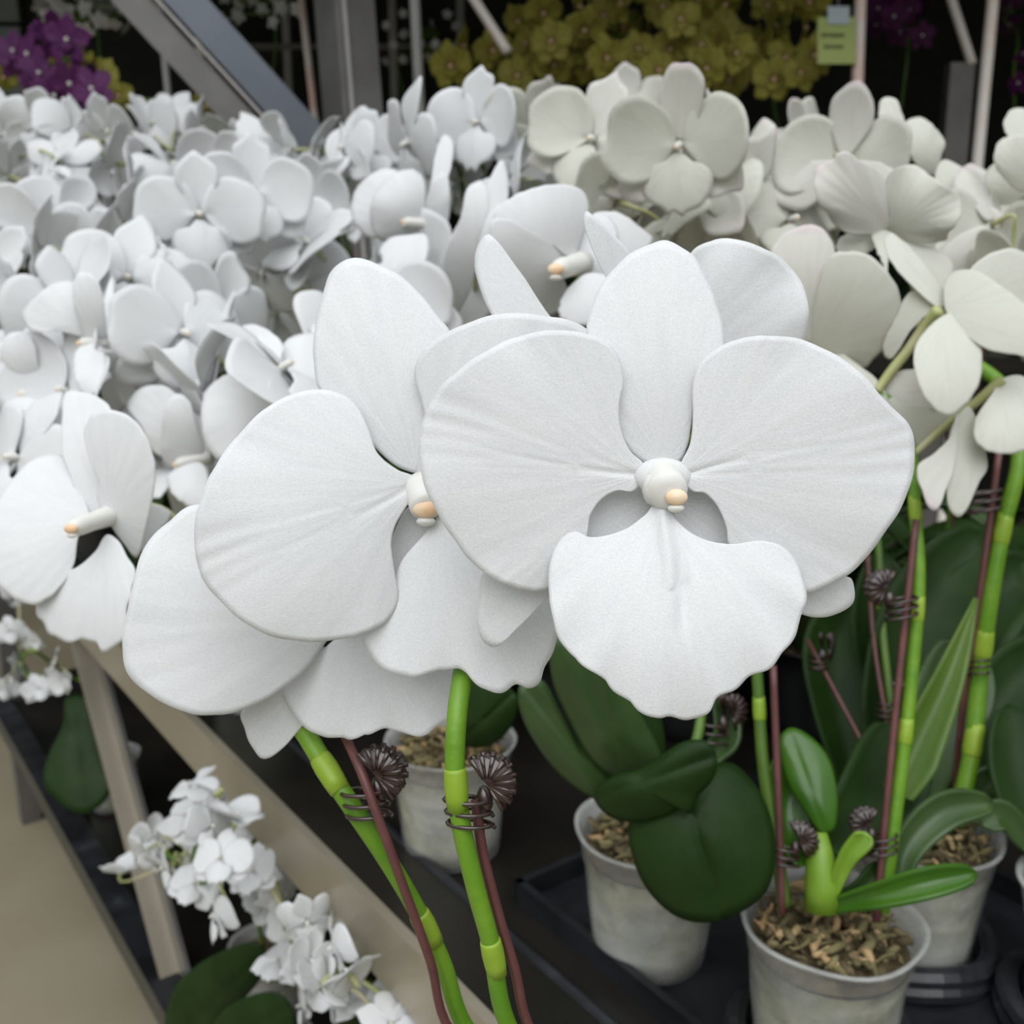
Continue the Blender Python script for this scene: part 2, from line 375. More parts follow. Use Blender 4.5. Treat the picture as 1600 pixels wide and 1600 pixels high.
def orient(pos, yaw, pitch, roll):
    d = (CAM - pos).normalized()
    r = Vector((0, 0, 1)).cross(d).normalized()          # viewer's right
    u = d.cross(r)
    f = Matrix.Rotation(R(yaw), 3, u) @ d
    r2 = Matrix.Rotation(R(yaw), 3, u) @ r
    f = Matrix.Rotation(-R(pitch), 3, r2) @ f
    u2 = f.cross(r2)
    ro = Matrix.Rotation(R(-roll), 3, f)
    u2 = ro @ u2
    y = -f; z = u2; x = y.cross(z)
    return Matrix((x, y, z)).transposed()
def back_pt(fl, W): return fl['pos'] + fl['rot'] @ Vector((0, W * .3, -W * .05))
def put_flower(root, fl, joint, tone):
    """one open flower: its stalk is the part, the tepals, lip and column its sub-parts"""
    pos, rot, W = fl['pos'], fl['rot'], fl['W']
    inv = rot.transposed(); ro = root.location
    q = MB()
    bk = rot @ Vector((0, 1, 0))
    p0 = pos + bk * W * .03; p1 = pos + bk * W * .22; p3 = joint; p2 = p1 * .5 + p3 * .5 + Vector((0, 0, .006))
    pts = [Vector(p) for p in cr([p0, p1, p2, p3], 4)]
    q.tube([inv @ (p - pos) for p in pts], [.0024] * 3 + [.0016] * (len(pts) - 3), 'pedicel', 6)
    f = link('flower', q.mesh('flower'), root)
    f.matrix_local = Matrix.Translation(pos - ro) @ rot.to_4x4()
    pr = PROTO[fl['k'] % len(PROTO)]
    for key, nm in SUB:
        if fl.get('skip') and key in fl['skip']: continue
        c = link(nm, pr[key], f); c.scale = (W, W, W) if nm != 'column' else (W * .62, W * .7, W * .62)
        if tone != 'white' and nm != 'column':
            c.material_slots[0].link = 'OBJECT'; c.material_slots[0].material = M['pinktip'] if (nm == 'sepal' and tone == 'pink') else M['cream' if tone == 'pink' else tone]  # cream is the white petal with shade tinted in
    return f

def lathe(mb, prof, m, seg=40, wob=0):
    vs = []; fs = []
    for (r, z) in prof:
        for j in range(seg):
            a = 2 * math.pi * j / seg; rr = r * (1 + wob * math.sin(5 * a + z * 60) * .01)
            vs.append((rr * math.cos(a), rr * math.sin(a), z))
    for i in range(len(prof) - 1):
        for j in range(seg):
            k = (j + 1) % seg; fs.append((i * seg + j, i * seg + k, (i + 1) * seg + k, (i + 1) * seg + j))
    mb.add(vs, fs, m)
POT_H = .098
def pot_mesh(wob, m='pot'):
    q = MB()
    lathe(q, [(.0, .001), (.036, .001), (.0385, .003), (.040, .02), (.0425, .045), (.0450, .070), (.0465, .074), (.0500, .0955), (.0525, .096), (.0528, .098), (.0500, .098), (.0485, .094), (.0455, .074), (.044, .070), (.0415, .045), (.039, .02), (.037, .004), (.0, .003)], m, 48, wob)
    return q.mesh('pot')
def bark_mesh(seed, chips):
    r_ = random.Random(seed); q = MB(); seg = 36
    prof = [(.0, .005), (.036, .005), (.038, .02), (.0405, .045), (.043, .070), (.0445, .078)]
    lathe(q, prof, 'mossy', seg)
    vs = []; fs = []; RN = 9
    for i in range(RN + 1):
        rr = .0445 * (1 - i / RN)
        for j in range(seg):
            a = 2 * math.pi * j / seg
            h = .080 + .008 * (i / RN) + (.006 * math.sin(a * 7 + i * 2.1) * math.sin(a * 3 + i) + r_.uniform(-.0025, .0025)) * min(1, i / 2)
            vs.append((rr * math.cos(a), rr * math.sin(a), h))
    for i in range(RN):
        for j in range(seg):
            k = (j + 1) % seg; fs.append((i * seg + j, i * seg + k, (i + 1) * seg + k, (i + 1) * seg + j))
    q.add(vs, fs, 'bark')
    for i in range(chips):
        a = r_.uniform(0, 6.283); rr = .041 * math.sqrt(r_.random()); c = Vector((rr * math.cos(a), rr * math.sin(a), .088 + r_.uniform(0, .005)))
        dx = Vector((r_.uniform(-1, 1), r_.uniform(-1, 1), r_.uniform(-.4, .5))).normalized()
        dy = dx.orthogonal().normalized(); dz = dx.cross(dy); ln = r_.uniform(.003, .0085)
        pts = [c - dx * ln, c - dx * ln * .3 + dz * .0015, c + dx * ln * .4 + dy * .001, c + dx * ln]
        w = r_.uniform(.0008, .0030)
        q.tube(pts, [w * .6, w, w, w * .5], r_.choice(['chip', 'chip2', 'chip2', 'bark']), 5)
    return q.mesh('bark_mix')
POTS = [pot_mesh(1), pot_mesh(2)]; POT_SHADE = pot_mesh(1, 'potshade'); BARK = [bark_mesh(3, 0), bark_mesh(4, 150), bark_mesh(9, 150)]
def leaf_blade(mb, spine, width, nrm, m, fold=.18, prof=None, seg=16):
    sp = [Vector(p) for p in cr(spine, 5)]; n = len(sp); vs = []; uv = []; fs = []; K = 9
    for i, p in enumerate(sp):
        t = i / (n - 1); T = (sp[min(i + 1, n - 1)] - sp[max(i - 1, 0)]).normalized()
        s_ = T.cross(Vector(nrm)).normalized(); nn = s_.cross(T)
        w = width * (prof(t) if prof else (.42 + .58 * math.sin(min(1, t * 1.25) * math.pi / 2)) * math.sqrt(max(0, 1 - (max(0, t - .45) / .55) ** 2.6)) + .01)
        for j in range(K):
            x = j / (K - 1) * 2 - 1
            vs.append(p + s_ * (x * w / 2) + nn * (fold * w * (x * x - .12 * (abs(x) < .1)))); uv.append((t, x))
    for i in range(n - 1):
        for j in range(K - 1): fs.append((i * K + j, i * K + j + 1, (i + 1) * K + j + 1, (i + 1) * K + j))
    V = np.array([tuple(v) for v in vs]); nr = np.zeros_like(V)
    for f in fs:
        c = np.cross(V[f[1]] - V[f[0]], V[f[2]] - V[f[0]])
        for i in f: nr[i] += c
    nr /= np.maximum(np.linalg.norm(nr, axis=1), 1e-12)[:, None]
    k0 = len(vs); vs += [Vector(V[i] - nr[i] * .0016) for i in range(k0)]; f2 = [tuple(i + k0 for i in f[::-1]) for f in fs]
    rim = []
    for i in range(n - 1):
        rim += [(i * K, (i + 1) * K, (i + 1) * K + k0, i * K + k0), (i * K + K - 1, i * K + K - 1 + k0, (i + 1) * K + K - 1 + k0, (i + 1) * K + K - 1)]
    rim += [tuple([(n - 1) * K + j for j in range(K)] + [(n - 1) * K + j + k0 for j in range(K)][::-1])]
    mb.add(vs, fs + f2 + rim, m, uv + uv, len(rim))
LEAF = []
for (ln, w, rise, m) in ((.19, .062, .075, 'leaf'), (.15, .07, .05, 'leaf'), (.22, .058, .12, 'leaf_pale'), (.2, .05, .15, 'leaf')):
    q = MB(); leaf_blade(q, [(.004, 0, 0), (ln * .3, 0, rise * .7), (ln * .62, 0, rise), (ln, 0, rise * .55)], w, (0, 0, 1), m); LEAF.append(q.mesh('leaf'))
def clip_mesh():
    q = MB()
    for z in (-.0058, -.0026, .0006):                       # spring coils round stem and stake
        pts = [(.0062 * math.cos(a) + .0008, .0050 * math.sin(a), z - .0012 * math.cos(a) + .0012 * a / 6.28) for a in np.linspace(0, 6.0, 18)]
        q.tube(pts, .00065, 'clip', 6)
    for sgn in (1, -1):                                    # two ribbed, fan shaped grips
        c = Vector((.0069, -.002 + sgn * .0020, .0058))
        ex = Vector((.9, sgn * .16, .42)).normalized(); ez = Vector((-.42, 0, .9)).normalized(); ez = (ez - ex * ez.dot(ex)).normalized()
        en = ex.cross(ez)
        n = 9; vs = [c]
        for i in range(n * 2 + 1):
            a = R(-95) + R(190) * i / (n * 2); rr = .0078 if i % 2 else .0071
            vs.append(c + (ex * math.cos(a) + ez * math.sin(a)) * rr)
        vb = [v + en * .0006 for v in vs]; k = len(vs)
        fs = [(0, i, i + 1) for i in range(1, k - 1)] + [(k, k + i + 1, k + i) for i in range(1, k - 1)] + [(i, k + i, k + i + 1, i + 1) for i in range(1, k - 1)]
        q.add(vs + vb, fs, 'clip')
        for i in range(n):
            a = R(-90) + R(180) * i / (n - 1); dv = ex * math.cos(a) + ez * math.sin(a)
            q.tube([c + dv * .0018 + en * .0003, c + dv * .0079 + en * .0003], [.0005, .00095], 'clip', 6)
    q.ball((.0055, -.001, .001), X * .0022, Y * .0022, Z3 * .004, 'clip', 8, 6)
    return q.mesh('clip')
CLIP = clip_mesh()
def put_clip(root, pos, axis, spin=0, scale=1):
    c = link('clip', CLIP, root); axis = Vector(axis).normalized()
    if axis.z < 0: axis = -axis
    c.matrix_local = Matrix.Translation(Vector(pos) - root.location) @ (lambda x_: Matrix((x_, axis.cross(x_), axis)).transposed().to_4x4())((RT - axis * axis.dot(RT)).normalized()) @ Matrix.Rotation(R(spin), 4, 'Z') @ Matrix.Scale(scale, 4)
    return c
def stem_mb(pts, r, nodes=(), m='stem', seg=10, nm='node'):
    q = MB(); sp = [Vector(p) for p in cr(pts, 8)]; n = len(sp); L_ = [0]
    for i in range(1, n): L_.append(L_[-1] + (sp[i] - sp[i - 1]).length)
    q.tube(sp, [r * (1.0 - .25 * i / (n - 1)) for i in range(n)], m, seg)
    for t in nodes:                                        # swollen joint with its sheath
        if isinstance(t, tuple):
            kk = min(range(n), key=lambda i: (project(sp[i]) - Vector(t)).length); t = L_[kk] / L_[-1]
        s_ = t * L_[-1]; i = min(max(1, sum(1 for l in L_ if l < s_)), n - 1); T = (sp[i] - sp[i - 1]).normalized()
        c = sp[i - 1] + T * (s_ - L_[i - 1]); rr = r * (1 - .25 * t)
        q.tube([c - T * r * 1.2, c - T * r * .9, c, c + T * r * 1.3, c + T * r * 2.4], [rr * 1.0, rr * 1.07, rr * 1.13, rr * 1.08, rr * .98], nm, seg)
    return q
def tube_part(root, name, pts, r, m, seg=8):
    q = MB(); q.tube([Vector(p) for p in cr(pts, 6)], r, m, seg)
    return link(name, q.mesh(name, root.location), root)
def new_plant(label, xy, z=BENCH_Z - .008, group=None, pot=True, name='moth_orchid', cat='orchid', bark=0, dark=False):
    root = link(name, None, loc=Vector((xy[0], xy[1], z))); tag(root, label, cat, group)
    root.rotation_euler = (0, 0, 0)
    if pot:
        p = link('pot', POT_SHADE if dark else POTS[bark % 2], root); p.rotation_euler.z = rnd.uniform(0, 6)
        s = link('bark_mix', BARK[bark], root); s['kind'] = 'stuff'
    return root
def part_at(root, name, mb): return link(name, mb.mesh(name, root.location), root)

def auto_spike(root, fl, tone, stake=True, zrim=.09):
    base = root.location + Vector((rnd.uniform(-.012, .012), rnd.uniform(-.012, .012), zrim - .004))
    rest = list(fl); cur = Vector((base.x, base.y, max(f['pos'].z for f in fl))); chain = []
    while rest:
        nx = min(rest, key=lambda f: (back_pt(f, f['W']) - cur).length); rest.remove(nx); chain.append(nx); cur = back_pt(nx, nx['W'])
    qs = [back_pt(f, f['W']) for f in chain]
    mean = sum(qs, Vector()) / len(qs)
    qs = [qq * .55 + mean * .45 + Vector((0, 0, -.012)) for qq in qs]
    sm = [(qs[max(i - 1, 0)] + qs[i] * 2 + qs[min(i + 1, len(qs) - 1)]) / 4 for i in range(len(qs))]
    h = sm[0].z - base.z
    mid = Vector((base.x, base.y, base.z + h * .5)) * .85 + Vector((sm[0].x, sm[0].y, base.z + h * .5)) * .15
    path = [base, base * .6 + mid * .4, mid, mid * .35 + sm[0] * .65] + sm
    q = stem_mb(path, .0030, (.12, .3, .48), 'stem2', 7)
    part_at(root, 'flower_stem', q)
    dense = [Vector(p) for p in cr(path, 6)]
    for f in chain:
        bp = back_pt(f, f['W']); j = min(dense, key=lambda p: (p - bp).length)
        traced_flower(root, f, j, tone) if f.get('tr') else put_flower(root, f, j, tone)
    if stake:
        o = Vector((.006, -.003, 0)); top = mid * .4 + sm[0] * .6
        tube_part(root, 'stake', [base + o, (base + mid) / 2 + o, top + o], .0014, 'stake', 6)
        put_clip(root, mid + o * .5, mid - base, rnd.uniform(0, 360))

# ------------------------------------------------------------------ traced flowers (outline from the photograph, own distance and curvature)
def hp(flower, name, pts, base, zb, zt, bulge=.004, side=0., curl=0., wav=0., nw=5, m='white', pole=None, org=None, rid=0., thick=.0006, conv=None, rings=14, per=7, ridc=0., scal=None, mid=0., crk=0.):
    if conv: pts = [conv(p) for p in pts]; base = conv(base); pole = conv(pole) if pole else None
    def fn(x, y, t, u, v, a):
        fade = min(1, max(0, (u - .15) / .4))
        z = zb + (zt - zb) * u + side * v - bulge * (1 - ((u - .55) / .5) ** 2 - (v / .55) ** 2) * .75 + curl * .5 * max(0, u - .6) ** 2 * 4 + fade * wav * math.sin(nw * a * 2 + 1.3) * t ** 3
        if rid: z += .45 * rid * math.sin(a * 34 + 3 * math.sin(a * 5)) * u * (1 - u * .6) * (.4 + .6 * t)
        if mid: z += mid * (math.exp(-((v + .03 * math.sin(u * 3)) / .014) ** 2) + .5 * math.exp(-((v - .13 * u) / .012) ** 2) + .5 * math.exp(-((v + .15 * u) / .012) ** 2)) * max(0, 1 - u * 1.25)
        if crk: z += fade * crk * max(0, t - .45) * math.sin(a * 41 + 5 * math.sin(a * 7) + u * 4) * math.sin(a * 6 + 1)
        if ridc: z -= ridc * math.exp(-(v / .035) ** 2) * max(0, 1 - u * 1.7) - ridc * .8 * math.exp(-((v + .075 * (1 - u)) / .03) ** 2) * math.exp(-((u - .42) / .16) ** 2)
        return P(x, y, z)
    q = sheet(pts, base, fn, m, thick, rings, per, pole, scal=(4.0 if name == 'lip' else 1.2) if scal is None else scal)
    return link(name, q.mesh(name, org), flower)
def hflower(root, stalk, r=.0024, m='pedicel'):
    """stalk: (px, py, Z) list from the main stem to the back of the bloom"""
    pts = [P(*s) for s in stalk]; q = MB(); sp = [Vector(p) for p in cr(pts, 6)]
    n = len(sp); q.tube(sp, [r * (.8 + .4 * i / (n - 1)) for i in range(n)], m, 8)
    return link('flower', q.mesh('flower', root.location), root)
def hcolumn(f, org, a, b_, r, anther=None, ra=None, m='column'):
    """a, b_: (px, py, Z) of the root and the tip"""
    A_, B_ = P(*a), P(*b_); T = (B_ - A_); q = MB()
    q.tube([A_ - T * .15, A_ + T * .1, A_ + T * .45, A_ + T * .8, A_ + T * .96, B_ + T * .03], [r * 1.25, r * 1.15, r * 1.0, r * 1.02, r * .85, r * .45], m, 18)
    if anther:
        c = P(*anther); ra = ra or r * .6
        q.ball(c, RT * ra, UP * ra * .72, FW * ra * .5, 'anther', 16, 10)
        q.ball(c - UP * ra * .95 + FW * ra * .3, RT * ra * .75, UP * ra * .4, FW * ra * .5, m, 12, 8)
    return link('column', q.mesh('column', org), f)

fg = new_plant('nearest white moth orchid with the huge open flower facing the camera', P(1460, 1761, .436).xy, bark=1)
G0 = fg.location.copy()
zA = lambda p: (640 + p[0] / 2, 360 + p[1] / 2)
zB = lambda p: (180 + p[0] / 1.951, 380 + p[1] / 1.951)
# flower A, face-on
fa = hflower(fg, [(770, 905, .318), (860, 800, .312), (960, 745, .300), (1030, 755, .276)])
fa['label'] = 'largest flower, open face-on'
hp(fa, 'sepal', [(740, 728), (690, 690), (640, 600), (590, 480), (553, 330), (560, 270), (590, 190), (640, 120), (700, 70), (770, 40), (800, 36), (840, 50), (890, 90), (930, 160), (960, 240), (980, 330), (975, 385), (930, 430), (895, 500), (880, 600), (868, 670), (840, 725), (790, 745)], (790, 730), .268, .276, .006, curl=-.002, conv=zA, org=G0, rid=.00035)
hp(fa, 'petal', [(735, 735), (690, 690), (660, 620), (655, 540), (668, 470), (655, 400), (620, 350), (550, 322), (460, 312), (360, 325), (260, 365), (160, 430), (80, 510), (40, 600), (28, 690), (45, 790), (85, 880), (140, 970), (220, 1060), (310, 1110), (380, 1128), (430, 1125), (500, 1080), (545, 1000), (556, 940), (565, 890), (600, 840), (650, 813), (700, 815), (725, 780)], (725, 765), .2655, .260, .0022, side=-.002, curl=.003, wav=.0006, conv=zA, org=G0, rid=.0002, mid=.0004, crk=.00022, rings=20, per=9)
hp(fa, 'petal', [(845, 735), (875, 670), (885, 580), (885, 480), (905, 420), (960, 370), (1040, 338), (1120, 330), (1220, 342), (1300, 375), (1400, 440), (1500, 550), (1560, 610), (1575, 690), (1565, 780), (1530, 870), (1470, 960), (1400, 1050), (1330, 1095), (1240, 1130), (1180, 1100), (1100, 1040), (1000, 985), (990, 930), (960, 860), (920, 820), (885, 815), (850, 780)], (850, 765), .2655, .2615, .0022, side=.002, curl=.003, wav=.0006, conv=zA, org=G0, rid=.0002, mid=.0004, crk=.00022, rings=20, per=9)
hp(fa, 'sepal', [(760, 800), (680, 790), (600, 810), (520, 880), (420, 960), (300, 1000), (232, 1065), (216, 1160), (215, 1255), (240, 1295), (272, 1300), (330, 1250), (430, 1150), (560, 1050), (700, 930), (760, 860)], (790, 820), .272, .276, .002, conv=zA, org=G0)
hp(fa, 'sepal', [(830, 800), (900, 790), (980, 830), (1100, 930), (1250, 1000), (1350, 1075), (1380, 1090), (1383, 1160), (1340, 1195), (1270, 1208), (1225, 1200), (1150, 1150), (1000, 1030), (860, 980), (820, 900)], (800, 840), .272, .276, .002, conv=zA, org=G0)
hp(fa, 'lip', [(740, 885), (715, 905), (680, 930), (620, 952), (560, 958), (520, 942), (480, 955), (450, 1000), (435, 1060), (435, 1130), (445, 1200), (465, 1265), (500, 1325), (560, 1370), (600, 1400), (660, 1455), (720, 1500), (780, 1528), (820, 1520), (870, 1530), (930, 1505), (960, 1460), (1010, 1435), (1060, 1395), (1120, 1370), (1165, 1330), (1200, 1270), (1225, 1205), (1240, 1140), (1230, 1080), (1200, 1020), (1160, 985), (1100, 970), (1000, 980), (920, 965), (860, 930), (820, 885), (808, 850), (768, 850)], (788, 845), .263, .252, .006, curl=.004, wav=.0007, nw=9, conv=zA, org=G0, rid=.00035, ridc=.0022, pole=(800, 1130), rings=28, per=9)
ca = hcolumn(fa, G0, (1036, 752, .2675), (1044, 770, .2585), .0052, (1057, 777, .2578), .0029)
q = MB(); q.ball(P(1036, 745, .2665), RT * .0078, UP * .0050, FW * .0035, 'white', 20, 12)
for sx in (-1, 1): q.ball(P(1038 + sx * 19, 765, .2632), RT * .0026, UP * .0042, FW * .0045, 'column', 12, 8)
link('column_hood', q.mesh('column_hood', G0), fa)
# flower B, turned to the left
fb = hflower(fg, [(745, 945, .318), (720, 880, .320), (690, 800, .318), (668, 770, .308)])
fb['label'] = 'second flower, turned left'
hp(fb, 'sepal', [(915, 700), (860, 680), (770, 600), (680, 500), (620, 440), (607, 350), (608, 280), (630, 170), (660, 90), (700, 55), (730, 48), (790, 62), (880, 110), (940, 170), (990, 235), (1018, 270), (1030, 350), (1010, 450), (980, 560), (950, 650), (930, 700)], (922, 715), .303, .312, .006, curl=.002, conv=zB, org=G0, rid=.0004)
hp(fb, 'petal', [(651, 741), (668, 680), (660, 630), (649, 590), (652, 565), (672, 538), (703, 518), (739, 503), (790, 490), (842, 493), (885, 500), (918, 515), (950, 560), (950, 640), (900, 720), (820, 770), (740, 780), (690, 765)], (656, 755), .303, .292, .004, curl=.004, wav=.0008, org=G0, rid=.0006)
hp(fb, 'sepal', [(960, 820), (900, 800), (842, 900), (800, 1050), (790, 1150), (840, 1130), (900, 1020), (960, 900)], (950, 800), .306, .308, .002, conv=zB, org=G0)
hp(fb, 'lip', [(990, 830), (940, 890), (870, 975), (840, 1080), (790, 1160), (755, 1205), (780, 1260), (830, 1305), (900, 1322), (960, 1310), (1040, 1295), (1070, 1315), (1120, 1355), (1170, 1375), (1220, 1345), (1260, 1355), (1290, 1335), (1310, 1290), (1350, 1200), (1380, 1120), (1380, 1000), (1250, 900), (1100, 840), (1030, 810)], (1000, 790), .300, .290, .004, wav=.0008, nw=7, conv=zB, org=G0, rid=.0003)
hp(fb, 'petal', [(915, 715), (860, 690), (800, 640), (770, 560), (740, 500), (700, 465), (630, 446), (540, 460), (450, 510), (370, 590), (310, 670), (260, 780), (240, 880), (245, 950), (265, 1020), (320, 1090), (400, 1160), (500, 1205), (600, 1215), (700, 1205), (770, 1185), (830, 1150), (862, 1090), (850, 990), (842, 910), (855, 860), (890, 800), (915, 760)], (915, 735), .300, .281, .006, side=-.003, curl=.004, wav=.0006, conv=zB, org=G0, rid=.0002, mid=.0004, crk=.00025, rings=20, per=9)
hcolumn(fb, G0, (660, 768, .303), (668, 795, .296), .005, (665, 795, .2955), .0038)
# flower C, below and behind
fc = hflower(fg, [(470, 1050, .352), (500, 985, .352), (535, 960, .345), (545, 955, .338)])
fc['label'] = 'third flower, below and behind the second'
hp(fc, 'petal', [(250, 797), (210, 810), (150, 860), (100, 910), (70, 970), (50, 1060), (25, 1180), (22, 1230), (30, 1290), (60, 1340), (120, 1385), (200, 1425), (290, 1440), (380, 1425), (450, 1395), (520, 1350), (580, 1300), (640, 1220), (700, 1120), (600, 1000), (450, 850), (350, 800)], (700, 1130), .333, .315, .005, side=.004, wav=.0006, curl=.003, conv=zB, org=G0, rid=.0003)
hp(fc, 'sepal', [(385, 1430), (390, 1470), (420, 1540), (445, 1570), (470, 1570), (520, 1530), (570, 1470), (620, 1390), (680, 1260), (620, 1230), (500, 1320)], (700, 1180), .336, .338, .002, conv=zB, org=G0)
hp(fc, 'lip', [(680, 1200), (600, 1270), (510, 1365), (520, 1400), (570, 1470), (620, 1500), (680, 1508), (740, 1508), (800, 1485), (850, 1485), (900, 1498), (950, 1497), (975, 1470), (1020, 1450), (1045, 1400), (1065, 1330), (1060, 1270), (1000, 1210), (880, 1170), (760, 1160)], (740, 1130), .330, .316, .004, wav=.0008, nw=7, conv=zB, org=G0, rid=.0003)
hp(fc, 'sepal', [(760, 1120), (690, 1050), (640, 940), (650, 840), (720, 800), (790, 860), (810, 980), (800, 1100)], (740, 1130), .336, .345, .003, conv=zB, org=G0)
hcolumn(fc, G0, (560, 960, .334), (552, 985, .327), .0042)
# flower G, behind the largest one and turned away
fgf = hflower(fg, [(850, 800, .316), (900, 720, .326), (960, 640, .332), (990, 590, .33)])
fgf['label'] = 'flower behind the largest one, facing away'
hp(fgf, 'sepal', [(762, 366), (747, 384), (741, 405), (747, 440), (757, 470), (785, 520), (860, 575), (940, 590), (900, 540), (857, 491), (826, 445), (795, 401), (773, 373)], (970, 600), .328, .334, .003, org=G0, rings=10)
hp(fgf, 'sepal', [(916, 330), (912, 338), (914, 357), (922, 379), (935, 410), (950, 440), (970, 520), (1000, 570), (1030, 520), (1010, 440), (986, 397), (963, 371), (931, 340)], (1000, 590), .328, .318, .003, org=G0, rings=10)
hp(fgf, 'petal', [(1080, 395), (1100, 380), (1135, 374), (1175, 381), (1215, 400), (1245, 432), (1260, 465), (1262, 500), (1255, 535), (1230, 570), (1150, 610), (1080, 620), (1030, 590), (1030, 480)], (1010, 605), .328, .312, .004, wav=.0012, nw=7, curl=.002, org=G0, rid=.0003)
hp(fgf, 'lip', [(985, 600), (950, 640), (960, 690), (1010, 700), (1050, 660), (1040, 610)], (1000, 595), .33, .322, .002, org=G0, rings=8)
# stems, stakes and clips of the foreground plant
pr_ = G0 + Vector((0, 0, .09))
def fstem(pts, r, nodes, side):
    w = [P(*p) for p in pts]
    e = w[-1]; k = [e * .55 + (pr_ + side) * .45 + Vector((0, 0, -.045)), pr_ + side + Vector((-.02, -.012, .012)), pr_ + side - Vector((0, 0, .008))]
    return w + k
p1 = fstem([(735, 985, .312), (722, 1062, .296), (714, 1120, .290), (711, 1200, .288), (721, 1290, .289), (744, 1390, .292), (766, 1470, .296), (803, 1620, .306)], .0030, (), Vector((-.01, -.004, 0)))
p1b = [P(1005, 655, .331), P(975, 640, .333), P(900, 730, .327), P(840, 805, .318), P(770, 900, .318)]
q = stem_mb(p1b + p1, .0033, ((713, 1225), (766, 1482)), 'stem', 14); part_at(fg, 'flower_stem', q)
p2 = fstem([(455, 1110, .345), (480, 1150, .338), (515, 1208, .332), (560, 1275, .330), (600, 1335, .332), (645, 1410, .336), (690, 1500, .342), (738, 1620, .350)], .0030, (), Vector((.008, .012, 0)))
q = stem_mb([P(560, 935, .352), P(520, 950, .354), P(475, 1030, .354)] + p2, .0036, ((513, 1203), (655, 1440)), 'stem', 14); part_at(fg, 'flower_stem', q)
s1 = fstem([(744, 1250, .2935), (752, 1320, .294), (775, 1415, .297), (803, 1510, .302), (835, 1620, .309)], 0, 0, Vector((.004, -.014, 0)))
tube_part(fg, 'stake', s1, .00155, 'stake', 8)
s2 = fstem([(540, 1152, .334), (562, 1200, .325), (592, 1280, .322), (632, 1390, .326), (672, 1500, .333), (710, 1620, .341)], 0, 0, Vector((.016, .0, 0)))
tube_part(fg, 'stake', s2, .0016, 'stake', 8)
put_clip(fg, P(727, 1258, .291), P(715, 1200, .29) - P(730, 1310, .29), 0, 1.05)
put_clip(fg, P(566, 1245, .329), P(555, 1200, .33) - P(580, 1300, .33), -8, 1.15)

# plant D at the left edge
fd = new_plant('white moth orchid by the left edge turning its column leftwards, above the slanting leg', B(.98, .375, 0).xy)
D0 = fd.location.copy(); f = hflower(fd, [(320, 870, .60), (260, 800, .585), (200, 790, .56), (165, 808, .525)])
ZD = .52
hp(f, 'sepal', [(98, 707), (98, 650), (102, 614), (125, 612), (155, 622), (172, 638), (168, 690), (160, 750), (155, 800), (130, 800), (115, 755)], (152, 812), ZD, ZD + .02, .006, org=D0)
hp(f, 'sepal', [(170, 805), (205, 790), (235, 787), (267, 803), (250, 830), (224, 860), (195, 850)], (168, 812), ZD + .005, ZD + .03, .003, org=D0, rings=8)
hp(f, 'sepal', [(120, 830), (70, 850), (10, 870), (-30, 880), (-20, 820), (40, 790), (110, 800)], (155, 815), ZD, ZD + .005, .003, org=D0, rings=8)
hp(f, 'petal', [(132, 678), (140, 655), (153, 643), (175, 640), (198, 648), (214, 660), (232, 689), (243, 728), (239, 778), (228, 828), (214, 871), (195, 850), (167, 806), (153, 778), (157, 757), (142, 721)], (165, 808), ZD - .005, ZD - .01, .004, side=-.012, org=D0, rid=.0008)
hp(f, 'petal', [(140, 805), (132, 775), (122, 728), (93, 710), (53, 717), (18, 750), (-12, 800), (-15, 860), (-2, 915), (22, 935), (50, 945), (75, 935), (100, 910), (116, 880), (122, 840), (134, 815)], (150, 812), ZD - .002, ZD - .018, .006, side=.004, org=D0, rid=.0004)
hp(f, 'lip', [(53, 935), (59, 920), (82, 899), (121, 887), (150, 862), (168, 836), (185, 845), (199, 870), (212, 892), (203, 935), (189, 1002), (172, 1012), (160, 1017), (150, 1002), (107, 1002), (82, 992), (57, 952)], (168, 822), ZD - .01, ZD - .02, .008, side=.015, org=D0, rid=.0012)
hcolumn(f, D0, (170, 806, ZD - .004), (112, 826, ZD - .035), .0045, (111, 826, ZD - .037), .0034)

# ------------------------------------------------------------------ plants whose pots show, with traced mid-distance blooms
zE = lambda p: (690 + p[0] / 4.571, 270 + p[1] / 4.571)
pe = new_plant('white moth orchid behind the largest flower, its yellow-tipped column pointing left', Pz(703, 1150, .882).xy, bark=2)
E0 = pe.location.copy(); f = hflower(pe, [(1000, 480, .70), (960, 430, .69), (925, 400, .66), (905, 405, .645)])
hp(f, 'petal', [(360, 340), (460, 330), (600, 400), (760, 490), (900, 600), (850, 680), (880, 780), (900, 860), (860, 960), (770, 1020), (600, 1050), (400, 900), (340, 600), (338, 450)], (930, 620), .64, .605, .012, conv=zE, org=E0)
hp(f, 'petal', [(920, 605), (750, 485), (600, 410), (450, 345), (370, 345), (395, 270), (480, 190), (600, 130), (760, 92), (900, 90), (1000, 130), (1045, 210), (1040, 330), (1000, 470), (955, 580)], (930, 610), .635, .618, .012, conv=zE, org=E0)
hp(f, 'petal', [(950, 600), (1000, 480), (1080, 330), (1160, 300), (1240, 380), (1250, 550), (1200, 740), (1080, 740), (980, 680)], (940, 630), .64, .665, .008, conv=zE, org=E0)
hp(f, 'sepal', [(930, 610), (1020, 420), (1080, 300), (1180, 280), (1290, 300), (1400, 380), (1500, 470), (1490, 520), (1300, 600), (1100, 650)], (920, 620), .655, .68, .008, conv=zE, org=E0)
